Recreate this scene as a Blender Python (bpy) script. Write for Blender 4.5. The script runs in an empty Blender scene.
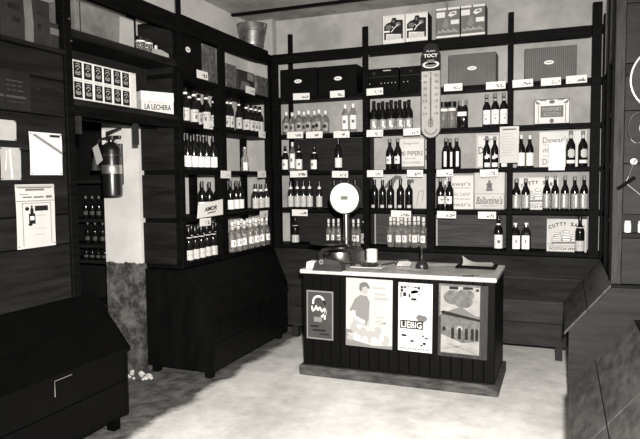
import bpy, bmesh, math, random
from mathutils import Vector, Matrix
random.seed(7)
PI = math.pi
S = bpy.context.scene
C = S.collection

# ------------------------------------------------------------------ camera
CAM_H = 1.62
FPX, YAW, PIT, ROL = 611.83, 0.37756, 0.06619, -0.01094
def cam_axes():
    cy, sy, cp, sp = math.cos(YAW), math.sin(YAW), math.cos(PIT), math.sin(PIT)
    f = Vector((-sy*cp, cy*cp, -sp)); rt = Vector((cy, sy, 0)); up = rt.cross(f)
    rt2 = rt*math.cos(ROL) + up*math.sin(ROL)
    return rt2, rt2.cross(f), f
RT, UP, FW = cam_axes()
cd = bpy.data.cameras.new('camera'); cam = bpy.data.objects.new('camera', cd); C.objects.link(cam)
cd.sensor_fit = 'HORIZONTAL'; cd.sensor_width = 36; cd.lens = 36*FPX/640; cd.clip_start = .05
m = Matrix((RT, UP, -FW)).transposed().to_4x4(); m.translation = (0, 0, CAM_H); cam.matrix_world = m
S.camera = cam
def at(px, py, ax, v):
    """point where the sight line of a photograph pixel meets the plane axis=v (used to survey real positions)"""
    d = FW + RT*((px-320)/FPX) - UP*((py-219.5)/FPX); o = Vector((0, 0, CAM_H))
    return o + d*((v-o[ax])/d[ax])

# ------------------------------------------------------------------ light
S.view_settings.view_transform = 'Standard'; S.view_settings.look = 'None'
S.view_settings.gamma = 1; S.view_settings.exposure = 0.0
w = bpy.data.worlds.new('world'); S.world = w; w.use_nodes = True
w.node_tree.nodes['Background'].inputs[0].default_value = (1, .97, .93, 1)
w.node_tree.nodes['Background'].inputs[1].default_value = .07
def lamp(name, kind, loc, power, target=None, **kw):
    l = bpy.data.lights.new(name, kind); l.energy = power; l.color = (1, .975, .94)
    o = bpy.data.objects.new(name, l); C.objects.link(o); o.location = loc
    for k, v in kw.items(): setattr(l, k, v)
    if target: o.rotation_euler = (Vector(target)-Vector(loc)).to_track_quat('-Z', 'Y').to_euler()
    return o
lamp('camera_flash', 'SPOT', (.09, .0, 1.86), 2000, (-1.35, 4.6, .75), shadow_soft_size=.05, spot_size=1.75, spot_blend=1.0)
lamp('rear_fill_light', 'AREA', (-1.3, -1.2, 2.3), 25, (-1.2, 4, .4), shape='RECTANGLE', size=2.2, size_y=1.8)  # weak fill lamp added out of view behind the camera; no door stands there

# ------------------------------------------------------------------ materials
def g(v, t=1.0): return (v, v*(1-.03*t), v*(1-.075*t), 1)
MATS = {}
def mat(name, v, rough=.6, spec=.4, var=0., scale=6., bump=0., stretch=(1, 1, 1), v2=None, metal=0., trans=0., ior=1.45):
    if name in MATS: return MATS[name]
    M = bpy.data.materials.new(name); M.use_nodes = True; MATS[name] = M
    nt = M.node_tree; b = nt.nodes['Principled BSDF']
    b.inputs['Base Color'].default_value = g(v); b.inputs['Roughness'].default_value = rough
    b.inputs['Specular IOR Level'].default_value = spec; b.inputs['Metallic'].default_value = metal
    b.inputs['Transmission Weight'].default_value = trans; b.inputs['IOR'].default_value = ior
    if var or bump or v2 is not None:
        tc = nt.nodes.new('ShaderNodeTexCoord'); mp = nt.nodes.new('ShaderNodeMapping')
        mp.inputs['Scale'].default_value = stretch
        oi = nt.nodes.new('ShaderNodeObjectInfo')
        nt.links.new(tc.outputs['Object'], mp.inputs['Vector'])
        n = nt.nodes.new('ShaderNodeTexNoise'); n.noise_dimensions = '4D'
        n.inputs['Scale'].default_value = scale; n.inputs['Detail'].default_value = 7; n.inputs['Roughness'].default_value = .62
        nt.links.new(mp.outputs[0], n.inputs['Vector'])
        ml = nt.nodes.new('ShaderNodeMath'); ml.operation = 'MULTIPLY'; ml.inputs[1].default_value = 37
        nt.links.new(oi.outputs['Random'], ml.inputs[0]); nt.links.new(ml.outputs[0], n.inputs['W'])
        r = nt.nodes.new('ShaderNodeValToRGB'); e = r.color_ramp.elements
        lo = v*(1-var) if v2 is None else v2
        e[0].position = .33; e[0].color = g(lo); e[1].position = .67; e[1].color = g(v*(1+var) if v2 is None else v)
        nt.links.new(n.outputs['Fac'], r.inputs[0]); nt.links.new(r.outputs[0], b.inputs['Base Color'])
        if bump:
            bp = nt.nodes.new('ShaderNodeBump'); bp.inputs['Strength'].default_value = bump; bp.inputs['Distance'].default_value = .02
            nt.links.new(n.outputs['Fac'], bp.inputs['Height']); nt.links.new(bp.outputs[0], b.inputs['Normal'])
    return M
mat('wood_black', .0035, .6, .06, .6, 3, .1, (1, 1, 12))
mat('wood_shelf', .003, .6, .06, .5, 3, .1, (10, 10, 1))
mat('wood_panel', .018, .55, .1, .7, 2.2, .12, (1, 1, 9), v2=.005)
mat('wood_bin', .005, .5, .1, .7, 2.5, .15, (6, 6, 1), v2=.002)
mat('wood_bin_worn', .085, .5, .3, .7, 7, .3, (1.2, 3, 3), v2=.02)
mat('wood_counter', .0035, .5, .08, .5, 2, .1, (14, 14, 1), v2=.003)
mat('wood_plinth', .10, .7, .3, .5, 9, .2, (1, 4, 4), v2=.014)
mat('wood_back', .075, .7, .2, .5, 5, .2, (1, 6, 9), v2=.03)
mat('wood_back_dark', .020, .7, .2, .5, 5, .2, (1, 6, 9), v2=.009)
mat('wood_chest', .0022, .5, .08, .7, 2.5, .15, (6, 6, 1), v2=.0012)
mat('poster_pale', .47, .45, .35, .05, 4)
mat('wood_bin_mid', .026, .5, .2, .6, 3, .15, (1, 6, 6), v2=.009)
mat('print_picture', .17, .5, .3, .5, 22, 0, v2=.07)
mat('print_sky', .36, .5, .3, .3, 9, 0, v2=.22)
mat('sign_dark', .055, .45, .4, .2, 8)
mat('metal_dark', .30, .28, .5, metal=1)
mat('wood_end', .028, .6, .2, .6, 3, .15, (1, 1, 8), v2=.015)
mat('wood_grey', .055, .7, .2, .5, 5, .2, (9, 9, 1), v2=.02)
mat('enamel_black', .008, .3, 1.0)
mat('band_metal', .6, .35, .5, metal=.9)
mat('marble', .66, .3, .5, .2, 7, 0, v2=.42)
mat('paper', .75, .6, .3)
mat('paper_grey', .42, .6, .3, .15, 5)
mat('card_white', .66, .55, .3, .06, 4)
mat('card_cream', .55, .6, .3, .1, 4)
mat('card_kraft', .17, .7, .2, .35, 7)
mat('card_dark', .004, .6, .06, .3, 6)
mat('card_grey', .115, .6, .3, .2, 4)
mat('card_mottled', .16, .7, .2, .6, 25, 0, v2=.03)
mat('card_board', .016, .6, .15, .3, 6)
mat('card_side', .03, .6, .2, .3, 6)
mat('card_faded', .018, .6, .2, .3, 6)
mat('tape', .16, .6, .3, .2, 9)
mat('ink', .012, .6, .2)
mat('ink_faint', .075, .6, .2)
mat('ink_grey', .14, .6, .2)
mat('ink_mid', .21, .6, .2)
mat('ink_pale', .36, .6, .2)
mat('glass_dark', .006, .12, .5)
mat('glass_brown', .014, .12, .5)
mat('glass_clear', .93, .04, .5, trans=1.0)
mat('glass_clear_grey', .80, .06, .5, trans=.9)
mat('foil_black', .008, .3, .5)
mat('foil_grey', .22, .35, .5)
mat('cap_white', .75, .4, .4)
mat('label_white', .78, .5, .3)
mat('label_grey', .30, .5, .3, .4, 60)
mat('label_cream', .50, .5, .3)
mat('zinc', .26, .42, .5, .55, 11, .08, metal=.75)
mat('steel', .55, .22, .5, metal=1)
mat('iron_dark', .02, .35, .5)
mat('enamel', .80, .25, .5)
mat('tin_sign', .62, .35, .5, .1, 5)
mat('gloss_card', .85, .12, .5)
mat('rubber', .01, .6, .3)
mat('basin_inner', .06, .4, .4, .4, 8, 0, v2=.02)
mat('leather', .035, .5, .4, .5, 14, .2)

def tag_material():
    M = mat('price_tag', .74, .55, .3); nt = M.node_tree; b = nt.nodes['Principled BSDF']
    tc = nt.nodes.new('ShaderNodeTexCoord'); oi = nt.nodes.new('ShaderNodeObjectInfo')
    n = nt.nodes.new('ShaderNodeTexNoise'); n.noise_dimensions = '4D'; n.inputs['Scale'].default_value = 70; n.inputs['Detail'].default_value = 1
    nt.links.new(tc.outputs['Object'], n.inputs['Vector'])
    ml = nt.nodes.new('ShaderNodeMath'); ml.operation = 'MULTIPLY'; ml.inputs[1].default_value = 90
    nt.links.new(oi.outputs['Random'], ml.inputs[0]); nt.links.new(ml.outputs[0], n.inputs['W'])
    sp = nt.nodes.new('ShaderNodeSeparateXYZ'); nt.links.new(tc.outputs['Generated'], sp.inputs[0])
    def rng(sock, a, c):
        x = nt.nodes.new('ShaderNodeMath'); x.operation = 'GREATER_THAN'; x.inputs[1].default_value = a; nt.links.new(sock, x.inputs[0])
        y = nt.nodes.new('ShaderNodeMath'); y.operation = 'LESS_THAN'; y.inputs[1].default_value = c; nt.links.new(sock, y.inputs[0])
        z = nt.nodes.new('ShaderNodeMath'); z.operation = 'MULTIPLY'; nt.links.new(x.outputs[0], z.inputs[0]); nt.links.new(y.outputs[0], z.inputs[1])
        return z.outputs[0]
    a = rng(sp.outputs['X'], .5, .93); c = rng(sp.outputs['Z'], .2, .62); d = rng(n.outputs['Fac'], .53, 1)
    p = nt.nodes.new('ShaderNodeMath'); p.operation = 'MULTIPLY'; nt.links.new(a, p.inputs[0]); nt.links.new(c, p.inputs[1])
    q = nt.nodes.new('ShaderNodeMath'); q.operation = 'MULTIPLY'; nt.links.new(p.outputs[0], q.inputs[0]); nt.links.new(d, q.inputs[1])
    mx = nt.nodes.new('ShaderNodeMix'); mx.data_type = 'RGBA'; nt.links.new(q.outputs[0], mx.inputs[0])
    mx.inputs[6].default_value = g(.74); mx.inputs[7].default_value = g(.10); nt.links.new(mx.outputs[2], b.inputs['Base Color'])
tag_material()

def floor_material():
    M = mat('floor_concrete', .5, .75, .25); nt = M.node_tree; b = nt.nodes['Principled BSDF']
    tc = nt.nodes.new('ShaderNodeTexCoord')
    def noise(s, d, off=0):
        n = nt.nodes.new('ShaderNodeTexNoise'); n.inputs['Scale'].default_value = s; n.inputs['Detail'].default_value = d; n.inputs['Roughness'].default_value = .65
        mp = nt.nodes.new('ShaderNodeMapping'); mp.inputs['Location'].default_value = (off, off*.7, 0)
        nt.links.new(tc.outputs['Object'], mp.inputs[0]); nt.links.new(mp.outputs[0], n.inputs['Vector']); return n
    n1 = noise(1.3, 8, 3.1); n2 = noise(9, 8, 1)
    r1 = nt.nodes.new('ShaderNodeValToRGB'); e = r1.color_ramp.elements
    e[0].position = .36; e[0].color = g(.60); e[1].position = .58; e[1].color = g(.90)
    r2 = nt.nodes.new('ShaderNodeValToRGB'); e = r2.color_ramp.elements
    e[0].position = .3; e[0].color = g(.72, 0); e[1].position = .6; e[1].color = g(1, 0)
    nt.links.new(n1.outputs['Fac'], r1.inputs[0]); nt.links.new(n2.outputs['Fac'], r2.inputs[0])
    mx = nt.nodes.new('ShaderNodeMix'); mx.data_type = 'RGBA'; mx.blend_type = 'MULTIPLY'; mx.inputs[0].default_value = .7
    nt.links.new(r1.outputs[0], mx.inputs[6]); nt.links.new(r2.outputs[0], mx.inputs[7]); nt.links.new(mx.outputs[2], b.inputs['Base Color'])
    # darker strip with an uneven edge along the bins on the left
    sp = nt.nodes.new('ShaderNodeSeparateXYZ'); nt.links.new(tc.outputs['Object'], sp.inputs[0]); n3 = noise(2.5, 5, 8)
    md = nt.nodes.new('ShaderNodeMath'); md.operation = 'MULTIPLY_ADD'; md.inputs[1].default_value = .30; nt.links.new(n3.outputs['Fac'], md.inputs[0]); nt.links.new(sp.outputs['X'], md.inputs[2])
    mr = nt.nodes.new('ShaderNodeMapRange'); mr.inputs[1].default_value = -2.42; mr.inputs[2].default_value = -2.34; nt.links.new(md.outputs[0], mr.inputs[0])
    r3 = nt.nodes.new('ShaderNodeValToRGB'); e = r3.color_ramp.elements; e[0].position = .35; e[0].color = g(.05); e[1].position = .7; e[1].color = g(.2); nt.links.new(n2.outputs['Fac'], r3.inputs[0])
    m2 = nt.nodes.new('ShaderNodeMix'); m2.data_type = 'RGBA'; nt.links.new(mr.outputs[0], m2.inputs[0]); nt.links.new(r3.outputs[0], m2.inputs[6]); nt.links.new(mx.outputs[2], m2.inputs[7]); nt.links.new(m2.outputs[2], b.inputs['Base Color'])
    bp = nt.nodes.new('ShaderNodeBump'); bp.inputs['Strength'].default_value = .3; bp.inputs['Distance'].default_value = .01
    nt.links.new(n2.outputs['Fac'], bp.inputs['Height']); nt.links.new(bp.outputs[0], b.inputs['Normal'])
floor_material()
def plaster(name, hi, lo, dado=None):
    M = mat(name, hi, .85, .15); nt = M.node_tree; b = nt.nodes['Principled BSDF']
    tc = nt.nodes.new('ShaderNodeTexCoord')
    n = nt.nodes.new('ShaderNodeTexNoise'); n.inputs['Scale'].default_value = 2.2; n.inputs['Detail'].default_value = 9; n.inputs['Roughness'].default_value = .7
    nt.links.new(tc.outputs['Object'], n.inputs['Vector'])
    r = nt.nodes.new('ShaderNodeValToRGB'); e = r.color_ramp.elements
    e[0].position = .35; e[0].color = g(lo); e[1].position = .6; e[1].color = g(hi); nt.links.new(n.outputs['Fac'], r.inputs[0])
    out = r.outputs[0]
    if dado:
        n2 = nt.nodes.new('ShaderNodeTexNoise'); n2.inputs['Scale'].default_value = 9; n2.inputs['Detail'].default_value = 8; n2.inputs['Roughness'].default_value = .75
        nt.links.new(tc.outputs['Object'], n2.inputs['Vector'])
        r2 = nt.nodes.new('ShaderNodeValToRGB'); e = r2.color_ramp.elements
        e[0].position = .42; e[0].color = g(.035); e[1].position = .72; e[1].color = g(.22); nt.links.new(n2.outputs['Fac'], r2.inputs[0])
        sp = nt.nodes.new('ShaderNodeSeparateXYZ'); nt.links.new(tc.outputs['Object'], sp.inputs[0])
        ad = nt.nodes.new('ShaderNodeMath'); ad.operation = 'MULTIPLY_ADD'; ad.inputs[1].default_value = .12; nt.links.new(n2.outputs['Fac'], ad.inputs[0]); nt.links.new(sp.outputs['Z'], ad.inputs[2])
        gt = nt.nodes.new('ShaderNodeMath'); gt.operation = 'LESS_THAN'; gt.inputs[1].default_value = dado+.06; nt.links.new(ad.outputs[0], gt.inputs[0])
        mx = nt.nodes.new('ShaderNodeMix'); mx.data_type = 'RGBA'; nt.links.new(gt.outputs[0], mx.inputs[0]); nt.links.new(out, mx.inputs[6]); nt.links.new(r2.outputs[0], mx.inputs[7]); out = mx.outputs[2]
    nt.links.new(out, b.inputs['Base Color'])
    bp = nt.nodes.new('ShaderNodeBump'); bp.inputs['Strength'].default_value = .25; bp.inputs['Distance'].default_value = .02
    nt.links.new(n.outputs['Fac'], bp.inputs['Height']); nt.links.new(bp.outputs[0], b.inputs['Normal'])
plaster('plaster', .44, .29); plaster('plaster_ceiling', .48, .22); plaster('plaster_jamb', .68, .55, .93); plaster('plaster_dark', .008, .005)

# ------------------------------------------------------------------ geometry helpers
def bx(bm, x0, x1, y0, y1, z0, z1):
    v = [bm.verts.new(p) for p in ((x0,y0,z0),(x1,y0,z0),(x1,y1,z0),(x0,y1,z0),(x0,y0,z1),(x1,y0,z1),(x1,y1,z1),(x0,y1,z1))]
    for f in ((0,3,2,1),(4,5,6,7),(0,1,5,4),(1,2,6,5),(2,3,7,6),(3,0,4,7)): bm.faces.new([v[i] for i in f])
    return v
def box_bm(x0, x1, y0, y1, z0, z1, bev=0.):
    bm = bmesh.new(); bx(bm, x0, x1, y0, y1, z0, z1)
    if bev: bmesh.ops.bevel(bm, geom=bm.edges[:], offset=bev, segments=1, affect='EDGES')
    return bm
def prism(bm, pts, ax, a, b):
    """extrude a 2-D outline along axis ax from a to b"""
    def P(p, t): q = list(p); q.insert(ax, t); return q
    A = [bm.verts.new(P(p, a)) for p in pts]; B = [bm.verts.new(P(p, b)) for p in pts]; n = len(pts)
    bm.faces.new(A[::-1]); bm.faces.new(B)
    for i in range(n): bm.faces.new((A[i], A[(i+1) % n], B[(i+1) % n], B[i]))
    bmesh.ops.recalc_face_normals(bm, faces=bm.faces[:]); return bm
def lathe_bm(prof, seg=16, sq=0., bm=None, org=(0, 0, 0), ax=2):
    bm = bm or bmesh.new(); rings = []
    def P(r, a, z):
        c, s = math.cos(a), math.sin(a)
        if sq: k = (abs(c)**(2+6*sq)+abs(s)**(2+6*sq))**(-1/(2+6*sq)); c *= k; s *= k
        p = (r*c, r*s, z) if ax == 2 else ((r*c, z, r*s) if ax == 1 else (z, r*c, r*s))
        return (p[0]+org[0], p[1]+org[1], p[2]+org[2])
    off = PI/seg if sq else 0
    for r, z in prof:
        if r < 1e-5: rings.append([bm.verts.new(P(0, 0, z))])
        else: rings.append([bm.verts.new(P(r, 2*PI*i/seg+off, z)) for i in range(seg)])
    for A, B in zip(rings, rings[1:]):
        for i in range(seg):
            j = (i+1) % seg
            if len(A) == 1 and len(B) == 1: continue
            if len(A) == 1: bm.faces.new((A[0], B[j], B[i]))
            elif len(B) == 1: bm.faces.new((A[i], A[j], B[0]))
            else: bm.faces.new((A[i], A[j], B[j], B[i]))
    bmesh.ops.recalc_face_normals(bm, faces=bm.faces[:]); return bm
def tube_bm(pts, r, seg=8, bm=None, closed=False):
    bm = bm or bmesh.new(); pts = [Vector(p) for p in pts]; rings = []; n = len(pts)
    for i, p in enumerate(pts):
        a = pts[i-1] if (i or closed) else p; b = pts[(i+1) % n] if (i < n-1 or closed) else p
        d = (b-a).normalized(); u = d.orthogonal() if i == 0 else (rings_u - d*rings_u.dot(d))
        u = u.normalized(); rings_u = u; v = d.cross(u)
        rings.append([bm.verts.new(p + (u*math.cos(2*PI*k/seg)+v*math.sin(2*PI*k/seg))*r) for k in range(seg)])
    for i in range(n if closed else n-1):
        A, B = rings[i], rings[(i+1) % n]
        for k in range(seg): bm.faces.new((A[k], A[(k+1) % seg], B[(k+1) % seg], B[k]))
    if not closed: bm.faces.new(rings[0][::-1]); bm.faces.new(rings[-1])
    return bm
def mesh(name, bm, smooth=False):
    me = bpy.data.meshes.new(name); bm.to_mesh(me); bm.free()
    if smooth:
        for p in me.polygons: p.use_smooth = True
        try: me.set_sharp_from_angle(angle=.7)
        except Exception: pass
    return me
FACE = {}
PRINT = {'lettering', 'print', 'oval_label', 'border', 'border_inner', 'base_band', 'crest', 'centre', 'corner_print', 'ship_hull', 'ship_sail', 'ship_lines', 'picture', 'picture_detail', 'picture_highlight', 'pale_print', 'stripe', 'white_panel',
    'figure', 'pale_patch', 'tape', 'faded_print', 'band', 'seam', 'ribs', 'panel', 'panel_inner', 'emblem', 'shade', 'ground', 'grocery', 'fruit', 'skirt', 'dress', 'arms', 'face', 'hair', 'check', 'cloud', 'vegetable', 'meat', 'lines', 'strip', 'sky',
    'tree', 'wall', 'wall_light', 'roof', 'eaves', 'arch', 'arch_trim', 'tracks', 'stain', 'bottle_picture', 'bottle_picture_label', 'fold', 'heading', 'underline', 'numeral', 'black_top', 'rim_line', 'dish_emblem', 'pudding_emblem', 'tube_mark', 'bulb_recess', 'dial_badge', 'badge_print', 'pointer', 'name_plate', 'fold_line'}
def obj(name, bm, m, parent=None, smooth=False, loc=None):
    if parent and name in PRINT and parent.name in FACE: parent = FACE[parent.name]
    o = obj_(name, bm, m, parent, smooth, loc)
    if parent and parent.type == 'EMPTY' and name in ('plate', 'sheet', 'body', 'front_face', 'dial_face', 'wrap') and parent.get('category') != 'bottle': FACE[parent.name] = o
    return o
def obj_(name, bm, m, parent=None, smooth=False, loc=None):
    me = bm if isinstance(bm, bpy.types.Mesh) else mesh(name, bm, smooth)
    if not me.materials: me.materials.append(MATS[m])
    o = bpy.data.objects.new(name, me); C.objects.link(o)
    if parent: o.parent = parent
    if loc: o.location = loc
    if name in STROKES and parent and (len(me.polygons) > 12 or name == 'emblem'): o['kind'] = 'stuff'
    return o
STROKES = {'tree', 'lettering', 'lines', 'print', 'strip', 'border', 'border_inner', 'corner_print', 'ship_lines', 'tracks', 'ribs', 'picture_highlight', 'emblem', 'crest', 'bottle_picture', 'rim_line'}
def tag(o, label, cat, group=None):
    o['label'] = label; o['category'] = cat
    if group: o['group'] = group
    return o
def thing(name, label, cat, loc=(0, 0, 0), rz=0, group=None):
    o = bpy.data.objects.new(name, None); C.objects.link(o); o.empty_display_size = .05
    o.location = loc; o.rotation_euler = (0, 0, rz); return tag(o, label, cat, group)
def struct(name, bm, m, parent=None, smooth=False):
    o = obj(name, bm, m, parent, smooth)
    if parent is None: o['kind'] = 'structure'
    return o
def sheet_bm(polys, y=0., th=.0008):
    """flat printed shapes in the local XZ plane facing -Y, with a hair of thickness"""
    bm = bmesh.new()
    for p in polys:
        prism(bm, [(q[0], q[1]) for q in p], 1, y-th, y)
    return bm
def rect(x0, z0, x1, z1): return [(x0, z0), (x1, z0), (x1, z1), (x0, z1)]
def disc(x, z, rx, rz=None, n=16, a0=0): rz = rz or rx; return [(x+rx*math.cos(a0+2*PI*i/n), z+rz*math.sin(a0+2*PI*i/n)) for i in range(n)]
def ring(x, z, r0, r1, a0=0, a1=2*PI, n=14, k=1.):
    out = []
    for i in range(n):
        a, b = a0+(a1-a0)*i/n, a0+(a1-a0)*(i+1)/n
        out.append([(x+r0*math.cos(a), z+k*r0*math.sin(a)), (x+r1*math.cos(a), z+k*r1*math.sin(a)), (x+r1*math.cos(b), z+k*r1*math.sin(b)), (x+r0*math.cos(b), z+k*r0*math.sin(b))])
    return out
def stroke(pts, wd):
    out = []
    for (x0, z0), (x1, z1) in zip(pts, pts[1:]):
        dx, dz = x1-x0, z1-z0; L = math.hypot(dx, dz) or 1; nx, nz = -dz/L*wd/2, dx/L*wd/2
        out.append([(x0-nx, z0-nz), (x1-nx, z1-nz), (x1+nx, z1+nz), (x0+nx, z0+nz)])
    return out
def text(body, width, height, loc, m, parent, name='lettering', shear=0., bold=0., rot=0.):
    """letters facing -Y, centred on loc, fitted into width x height"""
    cu = bpy.data.curves.new('t', 'FONT'); cu.body = body; cu.align_x = 'CENTER'; cu.align_y = 'CENTER'; cu.shear = shear
    cu.offset = bold; cu.extrude = .0005; cu.resolution_u = 2
    t = bpy.data.objects.new('t', cu); C.objects.link(t)
    dg = bpy.context.evaluated_depsgraph_get(); me = bpy.data.meshes.new_from_object(t.evaluated_get(dg))
    bpy.data.objects.remove(t); bpy.data.curves.remove(cu)
    xs = [v.co.x for v in me.vertices]; ys = [v.co.y for v in me.vertices]
    cx, cyy = (min(xs)+max(xs))/2, (min(ys)+max(ys))/2; sx = width/(max(xs)-min(xs)); sz = height/(max(ys)-min(ys))
    for v in me.vertices:
        x, z = (v.co.x-cx)*sx, (v.co.y-cyy)*sz
        v.co = (x*math.cos(rot)-z*math.sin(rot), -v.co.z, x*math.sin(rot)+z*math.cos(rot))
    return obj(name, me, m, parent, loc=loc)

# ------------------------------------------------------------------ surveyed planes
XL, YB, XR = -2.88, 5.91, .32           # shelf fronts: left, back, right
WL, WB = -3.26, 6.22                    # plaster faces: left, back
ZT = dict(A=2.48, B=2.09, C=1.705, D=1.31, E=.93)   # shelf tops
TH = .036
CEIL = 3.36

# ------------------------------------------------------------------ setting
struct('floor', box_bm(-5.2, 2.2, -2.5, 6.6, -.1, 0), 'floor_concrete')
struct('wall_back', box_bm(-3.7, 2.2, WB, WB+.3, 0, CEIL+.25), 'plaster')
bm = bmesh.new(); bx(bm, -3.63, WL, 4.17, WB, 0, CEIL+.25); wl = struct('wall_left', bm, 'plaster_jamb')
struct('wall_left_near', box_bm(-3.63, WL, -2.5, 3.0, 0, CEIL+.25), 'plaster')
struct('wall_left_lintel', box_bm(-3.63, WL, 3.0, 4.17, 2.5, CEIL+.25), 'plaster')
struct('wall_right', box_bm(1.05, 1.3, -2.5, WB, 0, CEIL+.25), 'plaster')
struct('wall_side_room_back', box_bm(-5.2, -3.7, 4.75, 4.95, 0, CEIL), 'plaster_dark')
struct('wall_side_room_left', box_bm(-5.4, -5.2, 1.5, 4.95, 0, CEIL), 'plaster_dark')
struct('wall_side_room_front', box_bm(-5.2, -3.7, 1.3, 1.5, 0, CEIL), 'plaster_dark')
struct('ceiling', box_bm(-5.4, 2.2, -2.5, 6.5, CEIL, CEIL+.12), 'plaster_ceiling')
struct('wall_corner_pier', box_bm(WL, -2.96, 6.12, WB, ZT['E'], CEIL), 'plaster')
struct('trim_ceiling', box_bm(WL, 1.05, 5.75, 5.79, CEIL-.025, CEIL), 'wood_black')
bm = bmesh.new()                       # crumbled plaster at the foot of the door jamb
for i in range(16):
    a = random.uniform(-3.42, -3.10); r = random.uniform(.012, .034)
    c = Vector((a, random.uniform(4.0, 4.12), r*.6)); vs = bmesh.ops.create_icosphere(bm, subdivisions=1, radius=r)['verts']
    for v in vs: v.co = c + Vector((v.co.x, v.co.y*.8, v.co.z*.8))*random.uniform(.75, 1.2)
rub = obj('plaster_rubble', bm, 'card_cream'); rub['kind'] = 'stuff'; tag(rub, 'crumbled plaster at the foot of the white door jamb', 'rubble')

# ------------------------------------------------------------------ shelving
def shelving(name, label, length_pts, boards, rz, loc, posts, depth, back=None, ptop=None, first=0., last=None, pw=.055, fascia=True):
    """local x along the run, front at y=0, back at y=depth; boards = z tops; posts = [(x0,x1,ztop)]"""
    t = thing(name, label, 'shelving', loc, rz)
    x0, x1 = length_pts
    cuts = [x0]+[ (p[0]+p[1])/2 for p in posts if x0+.1 < (p[0]+p[1])/2 < x1-.1 ]+[x1]
    for z in boards:
        for a, b in zip(cuts, cuts[1:]):
            obj('shelf_board', box_bm(a+.001, b-.001, .004, depth, z-TH, z, .002), 'wood_shelf', t)
    for p in posts:
        obj('post', box_bm(p[0], p[1], -.012, .003, boards[-1]-TH if len(p) < 4 else p[3], p[2], .002), 'wood_black', t)
        for z0, z1 in zip(boards[1:], boards): obj('post_back', box_bm(p[0], p[1], .004, .05, z0+.0005, z1-TH-.0005), 'wood_black', t)
    return t
# back shelving: local x = world X
bk = shelving('bottle_shelf', 'long black wooden shelving across the rear wall, full of liquor bottles', (XL, XR), [ZT[k] for k in 'ABCDE'], 0, (0, YB, 0),
    [(-2.87, -2.795, 2.92), (-1.866, -1.808, 3.12), (-1.225, -1.148, 2.92), (-.478, -.43, 3.11), (.222, .30, 3.12)], .29)
obj('top_board', box_bm(XL, XR, .004, .28, 2.90, 2.93), 'wood_shelf', bk)
for a, b in ((-2.79, -1.875), (-1.797, -1.228), (-1.145, -.481), (-.427, .219)): obj('beam', box_bm(a, b, -.01, .003, 2.83, 2.925, .002), 'wood_black', bk)
obj('rear_post', box_bm(-2.80, -2.755, .255, .29, ZT['A'], 3.19), 'wood_black', bk)
for r0, r1 in (('B', 'A'), ('C', 'B'), ('D', 'C'), ('E', 'D')): obj('rear_post', box_bm(-2.80, -2.755, .25, .285, ZT[r0]+.001, ZT[r1]-TH-.001), 'wood_black', bk)
def boards_back(x0, x1, r0, r1, m, n, par=bk, y=.288):
    z0, z1 = ZT[r0]+.002, ZT[r1]-TH-.002; h = (z1-z0)/n
    for i in range(n): obj('back_board', box_bm(x0, x1, y-.012-random.uniform(0, .004), y, z0+i*h+.0006, z0+(i+1)*h-.0006), m, par)
for r0, r1 in (('C', 'B'), ('D', 'C'), ('E', 'D')): boards_back(-2.75, -1.84, r0, r1, 'wood_back_dark', 2)
boards_back(-1.82, -1.19, 'E', 'D', 'wood_back', 3); boards_back(-1.17, -.46, 'E', 'D', 'wood_back', 3); boards_back(-.45, .22, 'E', 'D', 'wood_back', 3)

# left shelving: local x = world Y, local y = -world X
LX = [at(178, 160, 0, XL).y, at(184, 160, 0, XL).y, at(219, 160, 0, XL).y, at(226, 160, 0, XL).y]
lf = shelving('bottle_shelf', 'black wooden shelving on the side wall with a metal bucket on top', (4.20, 6.2), [ZT[k] for k in 'ABCDE'], PI/2, (XL, 0, 0),
    [(4.20, 4.255, 3.12), (LX[2]+.01, LX[3], 2.85), (5.83, 5.895, 2.92)], .355)
obj('top_board', box_bm(3.06, 6.2, .004, .28, 2.90, 2.93), 'wood_shelf', lf)
obj('beam', box_bm(4.258, 5.828, -.01, .003, 2.815, 2.955, .002), 'wood_black', lf)
obj('beam', box_bm(3.11, 4.197, -.01, .003, 2.80, 2.94, .002), 'wood_black', lf)
for r0, r1 in (('E', 'D'), ('D', 'C'), ('C', 'B'), ('B', 'A')):
    obj('side_panel', box_bm(4.20, 4.225, .052, .375, ZT[r0]+.001, ZT[r1]-TH-.001), 'wood_panel', lf)
    for yy in (4.88, 5.86): obj('rear_post', box_bm(yy-.035, yy+.035, .30, .35, ZT[r0]+.001, ZT[r1]-TH-.001), 'wood_black', lf)
obj('side_panel', box_bm(4.20, 4.225, .052, .375, ZT['A']+.001, 2.899), 'wood_panel', lf)

# bridging shelves over the doorway (run from the boarded cupboard to the left shelving)
br = thing('door_shelf', 'dark shelves bridging the doorway, loaded with cartons', 'shelving', (XL, 0, 0), PI/2)
LZ = 2.145; UZ = 2.58
obj('shelf_board', box_bm(3.06, 4.195, 0, .29, LZ-.04, LZ, .002), 'wood_panel', br)
obj('shelf_board', box_bm(3.06, 4.195, 0, .29, UZ-.052, UZ, .002), 'wood_panel', br)
obj('rail', box_bm(3.06, 4.195, 0, .025, LZ-.105, LZ-.041, .002), 'wood_black', br)
obj('rail', box_bm(3.06, 4.195, .20, .225, LZ-.105, LZ-.041, .002), 'wood_black', br)
obj('back_board', box_bm(3.06, 4.195, .291, .305, LZ-.04, UZ, .002), 'wood_back_dark', br)
obj('rear_post', box_bm(3.95, 4.02, .25, .288, UZ+.001, 2.899), 'wood_panel', br)
obj('rail', box_bm(4.021, 4.195, .25, .28, 2.72, 2.76), 'wood_black', br)
obj('hanging_post', box_bm(3.70, 3.735, .03, .06, LZ-.26, LZ-.106), 'wood_end', br)
obj('hanging_post', box_bm(3.10, 3.125, .0, .03, LZ-.22, LZ-.106), 'wood_end', br)

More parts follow.
